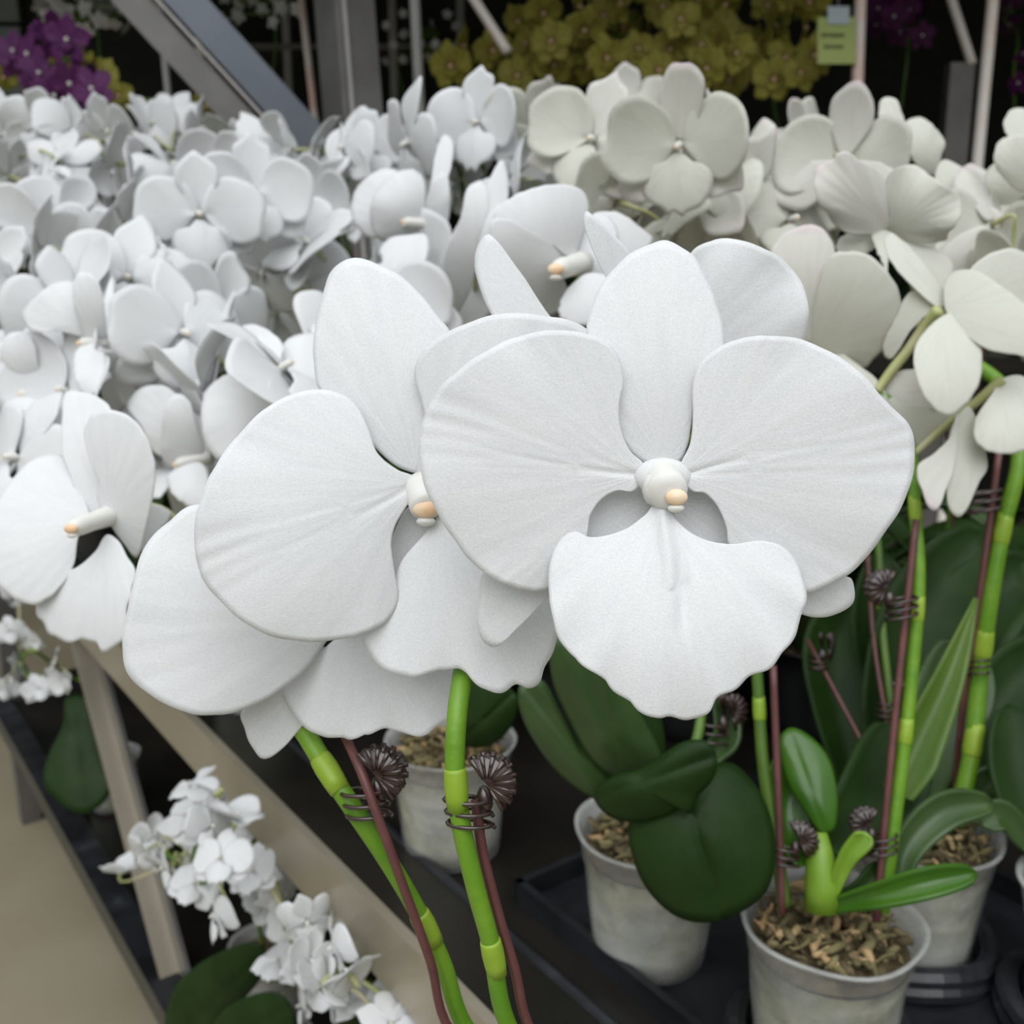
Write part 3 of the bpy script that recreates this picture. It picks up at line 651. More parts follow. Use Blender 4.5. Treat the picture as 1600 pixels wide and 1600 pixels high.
hp(f, 'lip', [(840, 990), (880, 860), (940, 790), (1020, 730), (1100, 720), (1180, 745), (1170, 850), (1100, 950), (1040, 1080), (900, 1080)], (980, 700), .63, .622, .005, conv=zE, org=E0, rings=9)
hcolumn(f, E0, zE((985, 650)) + (.638,), zE((825, 690)) + (.612,), .0062, zE((815, 688)) + (.610,), .005)

z3 = lambda p: (1200 + p[0] / 4, 120 + p[1] / 4)
z4 = lambda p: (1250 + p[0] / 4.571, 450 + p[1] / 4.571)
ph = new_plant('moth orchid behind the largest flower with broad dark leaves over its cloudy pot', Pz(1020, 1285, .882).xy, bark=2)
H0 = ph.location.copy(); f = hflower(ph, [(1250, 760, .66), (1245, 650, .66), (1235, 580, .645), (1262, 548, .625)])
hp(f, 'sepal', [(1205, 395), (1222, 368), (1250, 354), (1270, 351), (1290, 363), (1303, 390), (1300, 430), (1285, 480), (1268, 535), (1240, 520), (1215, 460)], (1262, 548), .615, .60, .012, m='pinktip', org=H0)
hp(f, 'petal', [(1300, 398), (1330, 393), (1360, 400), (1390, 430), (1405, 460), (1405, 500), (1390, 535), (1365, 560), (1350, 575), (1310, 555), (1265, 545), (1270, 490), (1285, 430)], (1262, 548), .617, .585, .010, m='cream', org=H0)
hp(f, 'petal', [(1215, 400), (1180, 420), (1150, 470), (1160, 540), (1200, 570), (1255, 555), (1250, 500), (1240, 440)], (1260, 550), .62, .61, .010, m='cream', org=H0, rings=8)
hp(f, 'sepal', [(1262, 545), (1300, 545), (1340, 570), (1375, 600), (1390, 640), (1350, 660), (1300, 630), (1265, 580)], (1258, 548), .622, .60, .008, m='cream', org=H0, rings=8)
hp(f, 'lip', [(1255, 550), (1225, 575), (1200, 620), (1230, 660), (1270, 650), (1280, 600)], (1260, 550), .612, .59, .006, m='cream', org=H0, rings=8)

pi_ = new_plant('white moth orchid right of centre showing the scalloped fan of its flower', Pz(1440, 1285, .882).xy, bark=2)
I0 = pi_.location.copy(); f = hflower(pi_, [(1440, 560, .74), (1430, 460, .73), (1405, 380, .69), (1390, 360, .665)])
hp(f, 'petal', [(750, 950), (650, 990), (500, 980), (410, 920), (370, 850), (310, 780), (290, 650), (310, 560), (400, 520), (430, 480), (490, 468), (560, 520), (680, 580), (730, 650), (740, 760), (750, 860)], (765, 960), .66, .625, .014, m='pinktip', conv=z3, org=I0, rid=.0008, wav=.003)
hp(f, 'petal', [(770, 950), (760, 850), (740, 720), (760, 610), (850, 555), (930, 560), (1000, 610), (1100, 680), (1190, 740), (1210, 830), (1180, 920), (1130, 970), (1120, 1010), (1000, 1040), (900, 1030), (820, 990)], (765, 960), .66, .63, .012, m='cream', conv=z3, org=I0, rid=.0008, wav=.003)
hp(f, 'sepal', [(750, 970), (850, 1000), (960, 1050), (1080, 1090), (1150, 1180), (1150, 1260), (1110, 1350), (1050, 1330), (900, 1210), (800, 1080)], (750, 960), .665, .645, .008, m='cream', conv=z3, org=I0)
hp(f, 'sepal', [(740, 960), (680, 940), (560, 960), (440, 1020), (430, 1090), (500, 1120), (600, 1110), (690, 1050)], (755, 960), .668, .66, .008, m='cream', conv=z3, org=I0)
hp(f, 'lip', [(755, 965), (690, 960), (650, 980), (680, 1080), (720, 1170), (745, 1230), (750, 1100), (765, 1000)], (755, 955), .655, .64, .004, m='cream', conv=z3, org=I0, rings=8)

pj = new_plant('moth orchid at right with hanging sepals and two maroon stakes in a clear pot', Pz(1300, 1428, .882).xy, bark=1)
J0 = pj.location.copy(); f = hflower(pj, [(1370, 612, .60), (1385, 590, .60), (1420, 545, .596), (1445, 510, .59), (1468, 484, .58)], .0032)
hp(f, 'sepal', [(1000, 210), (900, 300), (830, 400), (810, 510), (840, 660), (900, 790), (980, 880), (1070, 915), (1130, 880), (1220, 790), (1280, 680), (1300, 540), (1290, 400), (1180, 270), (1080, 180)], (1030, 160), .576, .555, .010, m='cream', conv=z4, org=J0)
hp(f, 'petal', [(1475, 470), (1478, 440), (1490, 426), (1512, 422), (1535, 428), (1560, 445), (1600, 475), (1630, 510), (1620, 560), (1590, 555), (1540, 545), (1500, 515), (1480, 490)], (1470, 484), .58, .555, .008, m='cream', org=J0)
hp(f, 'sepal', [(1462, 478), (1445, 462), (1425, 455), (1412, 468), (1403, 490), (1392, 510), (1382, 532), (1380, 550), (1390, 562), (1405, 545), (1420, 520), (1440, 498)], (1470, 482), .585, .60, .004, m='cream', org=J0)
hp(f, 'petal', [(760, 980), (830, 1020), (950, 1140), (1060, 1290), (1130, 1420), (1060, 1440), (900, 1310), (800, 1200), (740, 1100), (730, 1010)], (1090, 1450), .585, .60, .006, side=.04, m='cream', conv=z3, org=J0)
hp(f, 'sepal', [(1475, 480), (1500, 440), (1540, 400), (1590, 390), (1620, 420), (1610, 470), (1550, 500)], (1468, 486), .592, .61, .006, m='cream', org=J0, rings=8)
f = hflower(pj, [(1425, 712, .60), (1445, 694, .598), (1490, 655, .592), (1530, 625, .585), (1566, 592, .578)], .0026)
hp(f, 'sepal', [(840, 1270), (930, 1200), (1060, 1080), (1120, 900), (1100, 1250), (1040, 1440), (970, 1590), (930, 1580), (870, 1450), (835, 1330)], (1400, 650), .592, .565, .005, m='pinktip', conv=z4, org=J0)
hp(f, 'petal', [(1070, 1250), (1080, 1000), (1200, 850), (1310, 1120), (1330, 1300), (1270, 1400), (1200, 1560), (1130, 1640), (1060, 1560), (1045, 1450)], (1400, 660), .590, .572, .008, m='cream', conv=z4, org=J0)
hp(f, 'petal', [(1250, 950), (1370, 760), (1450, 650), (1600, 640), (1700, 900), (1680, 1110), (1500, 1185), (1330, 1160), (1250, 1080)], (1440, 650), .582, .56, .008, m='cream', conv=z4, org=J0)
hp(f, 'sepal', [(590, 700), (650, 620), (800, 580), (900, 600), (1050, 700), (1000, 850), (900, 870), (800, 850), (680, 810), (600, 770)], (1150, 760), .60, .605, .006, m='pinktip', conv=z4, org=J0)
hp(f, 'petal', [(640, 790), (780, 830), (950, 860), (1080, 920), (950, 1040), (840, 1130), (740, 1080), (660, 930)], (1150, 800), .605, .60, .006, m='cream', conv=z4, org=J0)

# custom stems, stakes and leaves of the visible pots
def stems(root, pts, r, nodes, m='stem'): return part_at(root, 'flower_stem', stem_mb([P(*p) for p in pts], r, nodes, m, 10))
def stakes(root, pts, r=.0016): return tube_part(root, 'stake', [P(*p) for p in pts], r, 'stake', 7)
def traced_leaf(root, pts, base, zb, zt, bulge, m='leaf', side=0., curl=0., nm='leaf'):
    o = root.location
    def fn(x, y, t, u, v, a): return P(x, y, zb + (zt - zb) * u + side * v - bulge * (1 - t * t) + curl * t ** 4 + .22 * bulge * math.exp(-(v / .04) ** 2))
    return part_at(root, nm, sheet(pts, base, fn, m, .0018, 8, 5))
def strap(root, spine, w, m, nrm=None, fold=.2, prof=None):
    q = MB(); leaf_blade(q, [P(*s) for s in spine], w, nrm or tuple(-FW + UP * .5), m, fold, prof); return part_at(root, 'leaf', q)
JZ = .575
stems(pj, [(1378, 1425, .575), (1392, 1320, .578), (1408, 1200, .582), (1424, 1060, .587), (1436, 900, .592), (1430, 800, .597), (1424, 710, .60), (1400, 640, .602), (1368, 610, .602)], .0042, ((1412, 1140), (1434, 965), (1427, 800)))
stems(pj, [(1225, 1415, .585), (1213, 1320, .588), (1193, 1200, .594), (1186, 1100, .60), (1182, 980, .605), (1200, 850, .61)], .0040, ((1182, 1112),), 'stem2')
stakes(pj, [(1369, 1440, .570), (1388, 1230, .578), (1410, 1010, .586), (1432, 812, .592)], .0022)
stakes(pj, [(1222, 1428, .578), (1216, 1250, .585), (1208, 1040, .592)], .0021)
put_clip(pj, P(1382, 1312, .574), UP, 175, 1.25); put_clip(pj, P(1412, 942, .586), UP, 178, 1.4); put_clip(pj, P(1222, 1330, .58), UP, 0, 1.3)
q = MB(); q.tube([P(1285, 1420, .578), P(1284, 1385, .578), P(1282, 1345, .58), P(1278, 1300, .582)], [.0105, .0095, .0085, .005], 'crown', 14); part_at(pj, 'crown', q)['label'] = 'lime green crown of the leaves'
traced_leaf(pj, [(1285, 1300), (1262, 1270), (1235, 1225), (1220, 1175), (1220, 1150), (1235, 1138), (1262, 1150), (1290, 1180), (1304, 1225), (1306, 1270), (1300, 1296)], (1290, 1305), .58, .60, .004, 'leaf_bright')
strap(pj, [(1262, 1350, .582), (1240, 1310, .59), (1228, 1240, .60), (1226, 1180, .61)], .026, 'leaf_bright')
strap(pj, [(1300, 1400, .572), (1325, 1340, .568), (1348, 1312, .566), (1352, 1304, .566)], .011, 'crown')
strap(pj, [(1305, 1415, .572), (1380, 1398, .555), (1450, 1380, .548), (1527, 1364, .55)], .015, 'leaf_bright', fold=.35)
strap(pj, [(1300, 1412, .575), (1345, 1390, .572), (1365, 1370, .575), (1380, 1350, .58)], .012, 'leaf')
strap(pj, [(1398, 1390, .58), (1420, 1320, .585), (1475, 1268, .59), (1555, 1255, .60)], .02, 'leaf_pale', fold=.3)
strap(pj, [(1300, 1330, .585), (1340, 1280, .60), (1385, 1210, .62), (1400, 1130, .64)], .05, 'leaf')
strap(pj, [(1400, 1240, .60), (1430, 1170, .605), (1480, 1060, .61), (1526, 935, .62)], .026, 'leaf_lime', fold=.4, prof=lambda t: max(.03, 1 - t ** 2.2) * (.6 + .4 * min(1, t * 4)))
# H: broad leaves and cloudy pot
traced_leaf(ph, [(1108, 1200), (1140, 1195), (1175, 1225), (1200, 1275), (1208, 1340), (1195, 1390), (1160, 1420), (1110, 1438), (1060, 1430), (1015, 1390), (992, 1340), (986, 1290), (1010, 1240), (1060, 1215)], (1060, 1210), .575, .555, .012, 'leaf', curl=.004)
traced_leaf(ph, [(930, 1240), (960, 1215), (1000, 1205), (1040, 1180), (1075, 1160), (1105, 1160), (1120, 1185), (1112, 1215), (1090, 1240), (1076, 1268), (1070, 1256), (1040, 1270), (990, 1280), (950, 1270)], (935, 1245), .570, .545, .010, 'leaf')
traced_leaf(ph, [(862, 1010), (880, 985), (920, 990), (960, 1060), (1000, 1120), (1030, 1190), (1010, 1215), (970, 1215), (930, 1190), (890, 1120), (865, 1060)], (1000, 1225), .595, .56, .010, 'leaf_pale')
traced_leaf(ph, [(812, 1070), (840, 1060), (870, 1110), (905, 1170), (950, 1215), (960, 1250), (930, 1245), (880, 1210), (840, 1160), (815, 1110)], (965, 1255), .60, .58, .008, 'leaf_pale')
traced_leaf(ph, [(950, 1060), (1000, 1050), (1030, 1120), (1033, 1190), (1010, 1215), (980, 1150)], (1015, 1225), .605, .60, .006, 'leaf')
stems(ph, [(1050, 1240, .60), (1090, 1150, .62), (1098, 1050, .64), (1110, 900, .66), (1180, 800, .67), (1250, 755, .665)], .0034, (.25, .5), 'stem2')
strap(ph, [(1050, 1235, .61), (1110, 1180, .625), (1135, 1150, .635), (1122, 1080, .65)], .016, 'leaf_pale', fold=.35)
put_clip(ph, P(1112, 1140, .63), UP, 40, 1.6)
# E: pot behind the clip of the nearest stem
traced_leaf(pe, [(725, 1075), (745, 1060), (790, 1070), (808, 1090), (800, 1130), (770, 1160), (735, 1165), (715, 1140)], (715, 1160), .79, .76, .010, 'leaf')
stems(pe, [(720, 1165, .80), (760, 1000, .80), (830, 760, .79), (920, 560, .74), (1000, 470, .70)], .0034, (.2, .4), 'stem2')
# I: thick green spike at the right edge
stems(pi_, [(1492, 1290, .685), (1518, 1180, .69), (1530, 1060, .695), (1548, 930, .69), (1568, 820, .69), (1592, 720, .69), (1580, 620, .71), (1500, 560, .74), (1440, 558, .742)], .0062, ((1526, 1165), (1540, 1005), (1566, 835)), 'stem')
stakes(pi_, [(1490, 1260, .715), (1505, 1100, .70), (1535, 900, .69), (1562, 700, .69)], .0024)
put_clip(pi_, P(1540, 775, .685), UP, 165, 1.8); put_clip(pi_, P(1530, 1037, .69), UP, 100, 1.3)
strap(pi_, [(1480, 1300, .715), (1520, 1240, .69), (1560, 1225, .68), (1598, 1310, .66)], .022, 'leaf_pale', fold=.3)
strap(pi_, [(1500, 1310, .715), (1560, 1250, .71), (1600, 1220, .71), (1650, 1260, .70)], .03, 'leaf', fold=.3)
strap(pi_, [(1440, 1240, .72), (1460, 1150, .725), (1485, 1080, .735), (1500, 1000, .75)], .055, 'leaf_pale', fold=.25)

stakes(pi_, [(1420, 1290, .70), (1390, 1150, .74), (1365, 1000, .78), (1355, 860, .80)], .0018)
stems(pi_, [(1425, 1285, .70), (1400, 1150, .745), (1380, 1000, .785), (1372, 850, .81), (1360, 700, .83)], .0036, ((1374, 940),), 'stem2')
put_clip(pi_, P(1385, 1105, .75), UP, 20, 1.4); put_clip(pi_, P(1278, 1030, .768), UP, 60, 1.4)
stakes(pi_, [(1412, 1282, .70), (1262, 1000, .78)], .0016)
for sp, w_, m_ in (([(1385, 1230, .76), (1400, 1100, .78), (1450, 960, .80), (1540, 830, .84)], .075, 'leaf'), ([(1440, 1200, .78), (1470, 1080, .80), (1520, 960, .82), (1620, 880, .84)], .07, 'leaf'),
                   ([(1420, 1200, .80), (1390, 1090, .82), (1370, 980, .85), (1380, 860, .88)], .05, 'leaf'), ([(1330, 1220, .80), (1310, 1120, .82), (1300, 1020, .85), (1330, 940, .88)], .055, 'leaf'),
                   ([(1480, 1230, .75), (1540, 1130, .75), (1590, 1060, .76), (1660, 1010, .77)], .05, 'leaf')): strap(pi_, sp, w_, m_, fold=.25)
h2 = lambda p: (p[0] / 2, p[1] / 2)
TR = [ (12, (3240, 600), .80, None, [('sepal', [(3136, 390), (3150, 352), (3180, 338), (3220, 350), (3244, 410), (3210, 450), (3160, 440)], .01, .02, .006), ('petal', [(3106, 490), (3120, 444), (3160, 424), (3230, 424), (3264, 520), (3240, 600), (3180, 596), (3140, 560), (3112, 524)], 0, -.015, .01), ('petal', [(3076, 580), (3090, 524), (3116, 512), (3150, 564), (3200, 600), (3170, 636), (3100, 632)], .02, .03, .006)]),
 (11, (2880, 510), .84, None, [('petal', [(2820, 404), (2840, 374), (2880, 368), (2930, 410), (2954, 450), (2942, 484), (2930, 544), (2900, 550), (2864, 516), (2836, 460)], 0, .005, .006), ('sepal', [(2746, 364), (2754, 312), (2772, 304), (2800, 310), (2816, 350), (2844, 430), (2872, 510), (2824, 484), (2774, 416)], .006, .012, .005), ('petal', [(2928, 524), (2950, 500), (3000, 520), (3044, 552), (3080, 620), (3090, 680), (3040, 664), (2980, 624), (2924, 576)], -.005, -.02, .006), ('petal', [(2650, 430), (2690, 386), (2744, 380), (2784, 430), (2840, 500), (2780, 524), (2690, 520), (2640, 480)], .012, .03, .008)]),
  # plant, base, distance, column tip, blades: (kind, outline, base offset, tip offset, bulge)
 (30, (905, 1225), .69, None, [('petal', [(630, 1290), (640, 1230), (690, 1180), (760, 1160), (840, 1170), (905, 1215), (890, 1270), (800, 1320), (740, 1390), (690, 1440), (650, 1400), (632, 1340)], 0, -.02, .01),
   ('sepal', [(735, 1060), (760, 1020), (800, 1015), (850, 1040), (885, 1080), (880, 1120), (895, 1165), (920, 1220), (840, 1180), (770, 1150), (740, 1110)], .005, .03, .008),
   ('petal', [(872, 1115), (900, 1060), (960, 1043), (1010, 1050), (1060, 1100), (1060, 1200), (1010, 1250), (920, 1235), (890, 1170)], .01, .04, .008),
   ('lip', [(900, 1230), (860, 1280), (850, 1360), (900, 1420), (960, 1380), (970, 1280)], -.01, -.02, .006)]),
 (17, (1335, 700), .86, (1262, 694), [('petal', [(1098, 650), (1105, 610), (1140, 560), (1200, 528), (1245, 540), (1230, 620), (1280, 690), (1220, 720), (1160, 745), (1125, 720), (1103, 690)], .012, .012, .012),
   ('petal', [(1158, 650), (1180, 590), (1230, 545), (1290, 530), (1325, 560), (1330, 640), (1330, 690), (1290, 720), (1240, 742), (1190, 752), (1162, 710)], 0, -.012, .014),
   ('petal', [(1325, 690), (1340, 600), (1365, 550), (1392, 540), (1406, 600), (1400, 700), (1370, 800), (1340, 860), (1325, 780)], 0, -.01, .006),
   ('sepal', [(1340, 640), (1348, 560), (1362, 480), (1387, 423), (1415, 440), (1410, 520), (1385, 600), (1350, 680)], .008, .02, .006),
   ('lip', [(1190, 780), (1220, 745), (1280, 735), (1330, 735), (1340, 780), (1310, 850), (1280, 885), (1220, 850), (1192, 810)], -.012, -.03, .008)]),
 (18, (1480, 830), .82, None, [('petal', [(1380, 930), (1375, 860), (1400, 760), (1440, 680), (1460, 590), (1500, 565), (1525, 590), (1525, 660), (1500, 740), (1490, 830), (1460, 930), (1410, 1000), (1393, 985)], -.01, -.02, .012),
   ('petal', [(1490, 820), (1500, 720), (1560, 640), (1640, 620), (1680, 700), (1650, 800), (1560, 860)], .01, .03, .01), ('sepal', [(1485, 800), (1500, 680), (1530, 560), (1570, 500), (1590, 580), (1570, 700), (1520, 800)], .015, .03, .006)]),
 (27, (322, 1075), .74, (250, 1072), [('petal', [(68, 985), (110, 930), (160, 890), (220, 880), (260, 920), (300, 1020), (318, 1070), (250, 1050), (180, 1035), (130, 1038), (88, 1025)], .0, -.01, .012),
   ('petal', [(228, 930), (230, 880), (250, 850), (300, 868), (325, 960), (325, 1060), (290, 1085), (245, 1000)], -.005, -.02, .008),
   ('sepal', [(322, 1060), (325, 980), (335, 900), (350, 868), (356, 950), (345, 1030)], .005, .03, .003),
   ('lip', [(230, 1130), (240, 1095), (280, 1072), (320, 1085), (327, 1150), (310, 1220), (270, 1235), (240, 1200)], -.01, -.03, .008),
   ('sepal', [(322, 1080), (380, 1090), (420, 1140), (427, 1200), (405, 1268), (380, 1260), (350, 1180)], .005, .015, .006),
   ('sepal', [(115, 1140), (125, 1060), (160, 1010), (190, 1030), (195, 1090), (160, 1180), (132, 1192)], .02, .02, .006)]),
 (29, (640, 1430), .73, (550, 1452), [('petal', [(398, 1270), (440, 1215), (500, 1203), (550, 1230), (590, 1330), (630, 1420), (560, 1430), (500, 1425), (470, 1400), (440, 1330)], 0, -.005, .012),
   ('petal', [(505, 1380), (520, 1260), (550, 1232), (590, 1250), (612, 1330), (635, 1420), (600, 1455), (540, 1462), (510, 1435)], -.005, -.02, .008),
   ('sepal', [(555, 1235), (600, 1260), (637, 1330), (653, 1450), (637, 1565), (622, 1500), (605, 1400)], 0, .02, .004),
   ('lip', [(522, 1495), (560, 1462), (630, 1448), (655, 1520), (620, 1585), (560, 1565)], -.01, -.03, .008)]),
 (26, (122, 1232), .75, (60, 1232), [('petal', [(3, 1100), (20, 1050), (60, 1036), (100, 1060), (117, 1120), (122, 1200), (100, 1235), (40, 1222), (13, 1160)], 0, -.015, .010),
   ('petal', [(-60, 1130), (-20, 1080), (30, 1070), (60, 1120), (110, 1220), (40, 1240), (-30, 1230)], .01, .0, .01),
   ('lip', [(23, 1290), (40, 1242), (90, 1225), (122, 1250), (127, 1300), (95, 1350), (70, 1358), (40, 1320)], -.008, -.025, .008),
   ('sepal', [(124, 1215), (170, 1225), (197, 1290), (192, 1372), (160, 1300)], .008, .02, .004), ('sepal', [(113, 1250), (135, 1240), (152, 1290), (142, 1345), (108, 1348)], .004, .01, .004)]),
]
def traced_flower(root, f, joint, tone):
    k, base, Z, tip, blades = f['tr']; o = root.location; q = MB()
    b = P(base[0] / 2, base[1] / 2, Z + .004)
    if (joint - CAM).dot(FW) < Z + .02 or (joint - b).length > .07: joint = b + FW * .035 - UP * .012
    m_ = None; m_ = (b + joint) / 2 + Vector((0, 0, .008))
    q.tube([Vector(p) for p in cr([b, m_, joint], 5)], .0021, 'pedicel', 6)
    fl = link('flower', q.mesh('flower', o), root)
    for nm, pts, b0, t0, bu in blades:
        hp(fl, nm, pts, base, Z + b0, Z + t0, bu, m=('cream' if tone == 'pink' else 'white'), conv=h2, org=o, rings=8, per=5, wav=.001, rid=.0006, thick=.0005)  # cream is the white petal with shade tinted in
    if tip: hcolumn(fl, o, h2(base) + (Z - .002,), h2(tip) + (Z - .012,), .0042, h2(tip) + (Z - .0125,), .0028)
# ------------------------------------------------------------------ the bank of white blossom behind
CENT = [  # px, py of each plant's blossom, and what sets it apart
 (50, 205, 'white moth orchid below the purple flowers at the far left end'),
 (150, 205, 'white moth orchid in the back row right of the purple flowers'),
 (262, 190, 'white moth orchid with one raised flower left of the slanting brace'),
 (375, 215, 'white moth orchid right under the foot of the slanting brace'),
 (485, 225, 'white moth orchid before the left face of the square post'),
 (575, 215, 'white moth orchid before the right face of the square post'),
 (655, 215, 'white moth orchid standing below the thin pale pole beside the square post'),
 (755, 185, 'white moth orchid below the leftmost yellow orchids'),
 (905, 190, 'white moth orchid rising in front of the middle yellow orchids'),
 (1070, 195, 'tallest white moth orchid, its broad flowers before the brightest yellow orchids'),
 (1215, 235, 'white moth orchid with a thin upright petal below the green price card'),
 (1395, 215, 'white moth orchid below the pale pole beside the price card'),
 (1585, 255, 'white moth orchid cut by the right edge before the dark back wall'),
 (50, 320, 'white moth orchid of the second row at the left edge'),
 (170, 315, 'white moth orchid of the second row left of the face-on flower'),
 (325, 320, 'white moth orchid with a small flat face-on flower and round lip'),
 (470, 320, 'white moth orchid right of the small face-on flower'),
 (630, 340, 'white moth orchid whose flower with a cream column faces left, above the pointed sepal'),
 (770, 285, 'white moth orchid with narrow pointed sepals behind the column pointing left'),
 (1060, 320, 'white moth orchid between the largest flower and the tallest orchid'),
 (1200, 310, 'white moth orchid between the tallest orchid and the scalloped flower'),
 (1530, 370, 'white moth orchid right of the scalloped flower near the right edge'),
 (60, 420, 'white moth orchid with drooping flowers at the left edge above a dark gap'),
 (165, 455, 'white moth orchid of many side-on flowers between the dark gap and face-on flower'),
 (275, 430, 'white moth orchid directly below the small face-on flower'),
 (440, 430, 'white moth orchid in the green gap right below the face-on flower'),
 (35, 590, 'white moth orchid with a side-on flower by the left edge, above the leftward column'),
 (145, 555, 'white moth orchid with a side-on flower and one long hanging sepal'),
 (265, 560, 'white moth orchid left of the tall pointed sepal, its broad petal bright'),
 (275, 680, 'white moth orchid drooping just above the lowest big petal on the left'),
 (410, 580, 'white moth orchid close behind the big left-turned foreground flower'),
]
HAND = [ # px, py, width px, yaw, pitch, roll, prototype
 (312, 322, 176, 2, 6, 0, 1), (398, 290, 168, 12, 12, 4, 0), (642, 348, 196, -42, 2, 0, 0), (722, 385, 196, -78, 8, 22, 6), (30, 600, 215, -64, 2, 0, 1), (140, 535, 215, -62, 0, 4, 1),
 (112, 440, 190, -50, 10, -18, 2), (285, 505, 205, 15, 18, 15, 3), (288, 672, 215, -58, -10, 5, 4), (395, 575, 235, 30, 30, 10, 0), (25, 700, 215, -45, 0, 0, 0), (430, 480, 150, -150, 0, 0, 1),
 (926, 205, 192, -6, 4, 0, 0), (1062, 212, 215, 8, 0, 4, 0), (1130, 215, 180, 40, 10, 20, 3), (1252, 212, 130, 84, 5, 0, 3), (1320, 240, 205, 165, 0, 0, 1), (1400, 205, 160, 78, 10, 10, 3), (1440, 245, 165, 55, 10, -20, 2),
 (1592, 252, 170, -25, 4, 0, 1), (1475, 318, 190, 30, 5, 0, 0), (537, 222, 128, -20, 5, 0, 1), (578, 225, 126, 10, 10, 0, 2), (637, 212, 150, -18, 5, 0, 1), (708, 190, 136, -30, 5, 0, 1), (746, 180, 150, 10, 0, 0, 2),
 (785, 200, 140, 30, 10, 0, 3), (833, 190, 150, 150, 0, 0, 1), (880, 160, 90, -80, 0, 0, 3), (265, 172, 92, -20, 0, 0, 1), (236, 186, 96, 20, 10, 0, 2), (58, 188, 108, -20, 0, 0, 1), (112, 196, 110, 10, 0, 0, 0),
 (170, 196, 104, -30, 10, 0, 2), (312, 202, 100, 0, 0, 0, 3), (362, 214, 108, -30, 0, 0, 1), (408, 224, 116, 20, 0, 0, 0), (455, 226, 118, -10, 10, 10, 1), (497, 224, 120, -50, 0, 0, 3), (8, 200, 104, -40, 0, 0, 2),
 (985, 160, 120, 10, 0, 0, 1), (1000, 300, 180, -20, 20, -10, 0), (775, 290, 150, -75, 20, 5, 5), (800, 270, 150, -95, 15, 8, 5), (960, 300, 190, -110, 20, 15, 5), (1180, 330, 190, 60, 0, 20, 3),
 (1560, 400, 190, -110, 0, 10, 1), (1590, 440, 200, -60, 10, 30, 4), (1520, 330, 170, 20, 30, 0, 0), (110, 480, 190, -75, 5, -10, 4), (200, 420, 185, -30, 10, 0, 0), (440, 560, 225, 60, 30, 0, 1), (345, 480, 190, 60, 10, 0, 3),
 (235, 455, 180, -60, 10, 10, 4), (330, 545, 200, -100, 10, 0, 5), (1235, 330, 200, 20, 15, 10, 0), (1180, 275, 180, 120, 0, 0, 3), (1275, 275, 190, 150, 10, 10, 2), (1130, 300, 200, 10, -20, 30, 1), (1545, 340, 190, -140, 0, 0, 3), (1090, 290, 200, -20, 25, -25, 3)]
TOP = [(0, 165), (60, 150), (100, 146), (200, 160), (240, 155), (270, 132), (300, 172), (360, 178), (410, 192), (470, 188), (535, 176), (600, 190), (635, 165), (700, 152), (770, 142), (860, 148), (955, 116), (1000, 120), (1080, 116), (1150, 165), (1190, 200), (1330, 192), (1400, 160), (1440, 188), (1480, 235), (1510, 290), (1560, 180), (1600, 175)]
BOT = [(-40, 700), (120, 640), (230, 720), (330, 760), (420, 640), (560, 520), (700, 480), (760, 420), (850, 340), (920, 330), (1010, 330), (1100, 380), (1200, 350), (1260, 300), (1300, 230), (1400, 240), (1470, 360), (1600, 440), (1640, 440)]
def interp(tab, x):
    for (a, b), (c, d) in zip(tab, tab[1:]):
        if a <= x <= c: return b + (d - b) * (x - a) / (c - a)
    return tab[0][1] if x < tab[0][0] else tab[-1][1]
def fsize(x, y):
    k = min(1, max(0, (x - 650) / 500)); yy = min(1, max(0, (y - 170) / 430))
    return (104 + 112 * yy ** .8) * (1 - k) + (165 + 75 * yy ** .8) * k
TRACED = [(860, 400, 95), (1300, 460, 110), (1385, 330, 95), (1490, 560, 150), (400, 590, 62), (640, 335, 66), (725, 390, 44), (140, 520, 62), (282, 665, 55), (40, 600, 52), (1585, 245, 45), (1440, 235, 50), (1500, 300, 40)]
HAND = [h for i, h in enumerate(HAND) if i not in (2, 3, 4, 5, 8, 9) and h[:2] not in ((1440, 245), (1592, 252), (1400, 205), (1475, 318))]
allf = [dict(px=a, py=b, s=s, yaw=w, pitch=p, roll=r_, k=k, hand=True) for a, b, s, w, p, r_, k in HAND]
rh = random.Random(3)
for i, f in enumerate(allf):
    if i not in (0, 1): f['yaw'] += rh.gauss(-10, 26); f['pitch'] += rh.gauss(4, 16); f['roll'] += rh.gauss(0, 18); f['k'] = (f['k'] + rh.randrange(12)) % 12
rr = random.Random(21)
for _ in range(9000):
    x = rr.uniform(-30, 1630); t, b_ = interp(TOP, x), interp(BOT, x)
    y = rr.uniform(t, max(b_, t + 1)); s = fsize(x, y) * rr.uniform(.9, 1.06)
    if y < t + s * .40 or y > b_: continue
    if any(math.hypot(x - a, y - b) < r_ for a, b, r_ in TRACED): continue
    if any(math.hypot(x - f['px'], y - f['py']) < .315 * (s + f['s']) / 2 * (1.25 if f.get('hand') else 1.1) for f in allf): continue
    yaw = (rr.gauss(-48, 45) if rr.random() < .8 else rr.gauss(140, 40)) if x < 900 else rr.choice((rr.gauss(-10, 45), rr.gauss(150, 40)))
    allf.append(dict(px=x, py=y, s=s, yaw=yaw, pitch=rr.gauss(10, 26), roll=rr.gauss(0, 30), k=rr.randrange(12)))
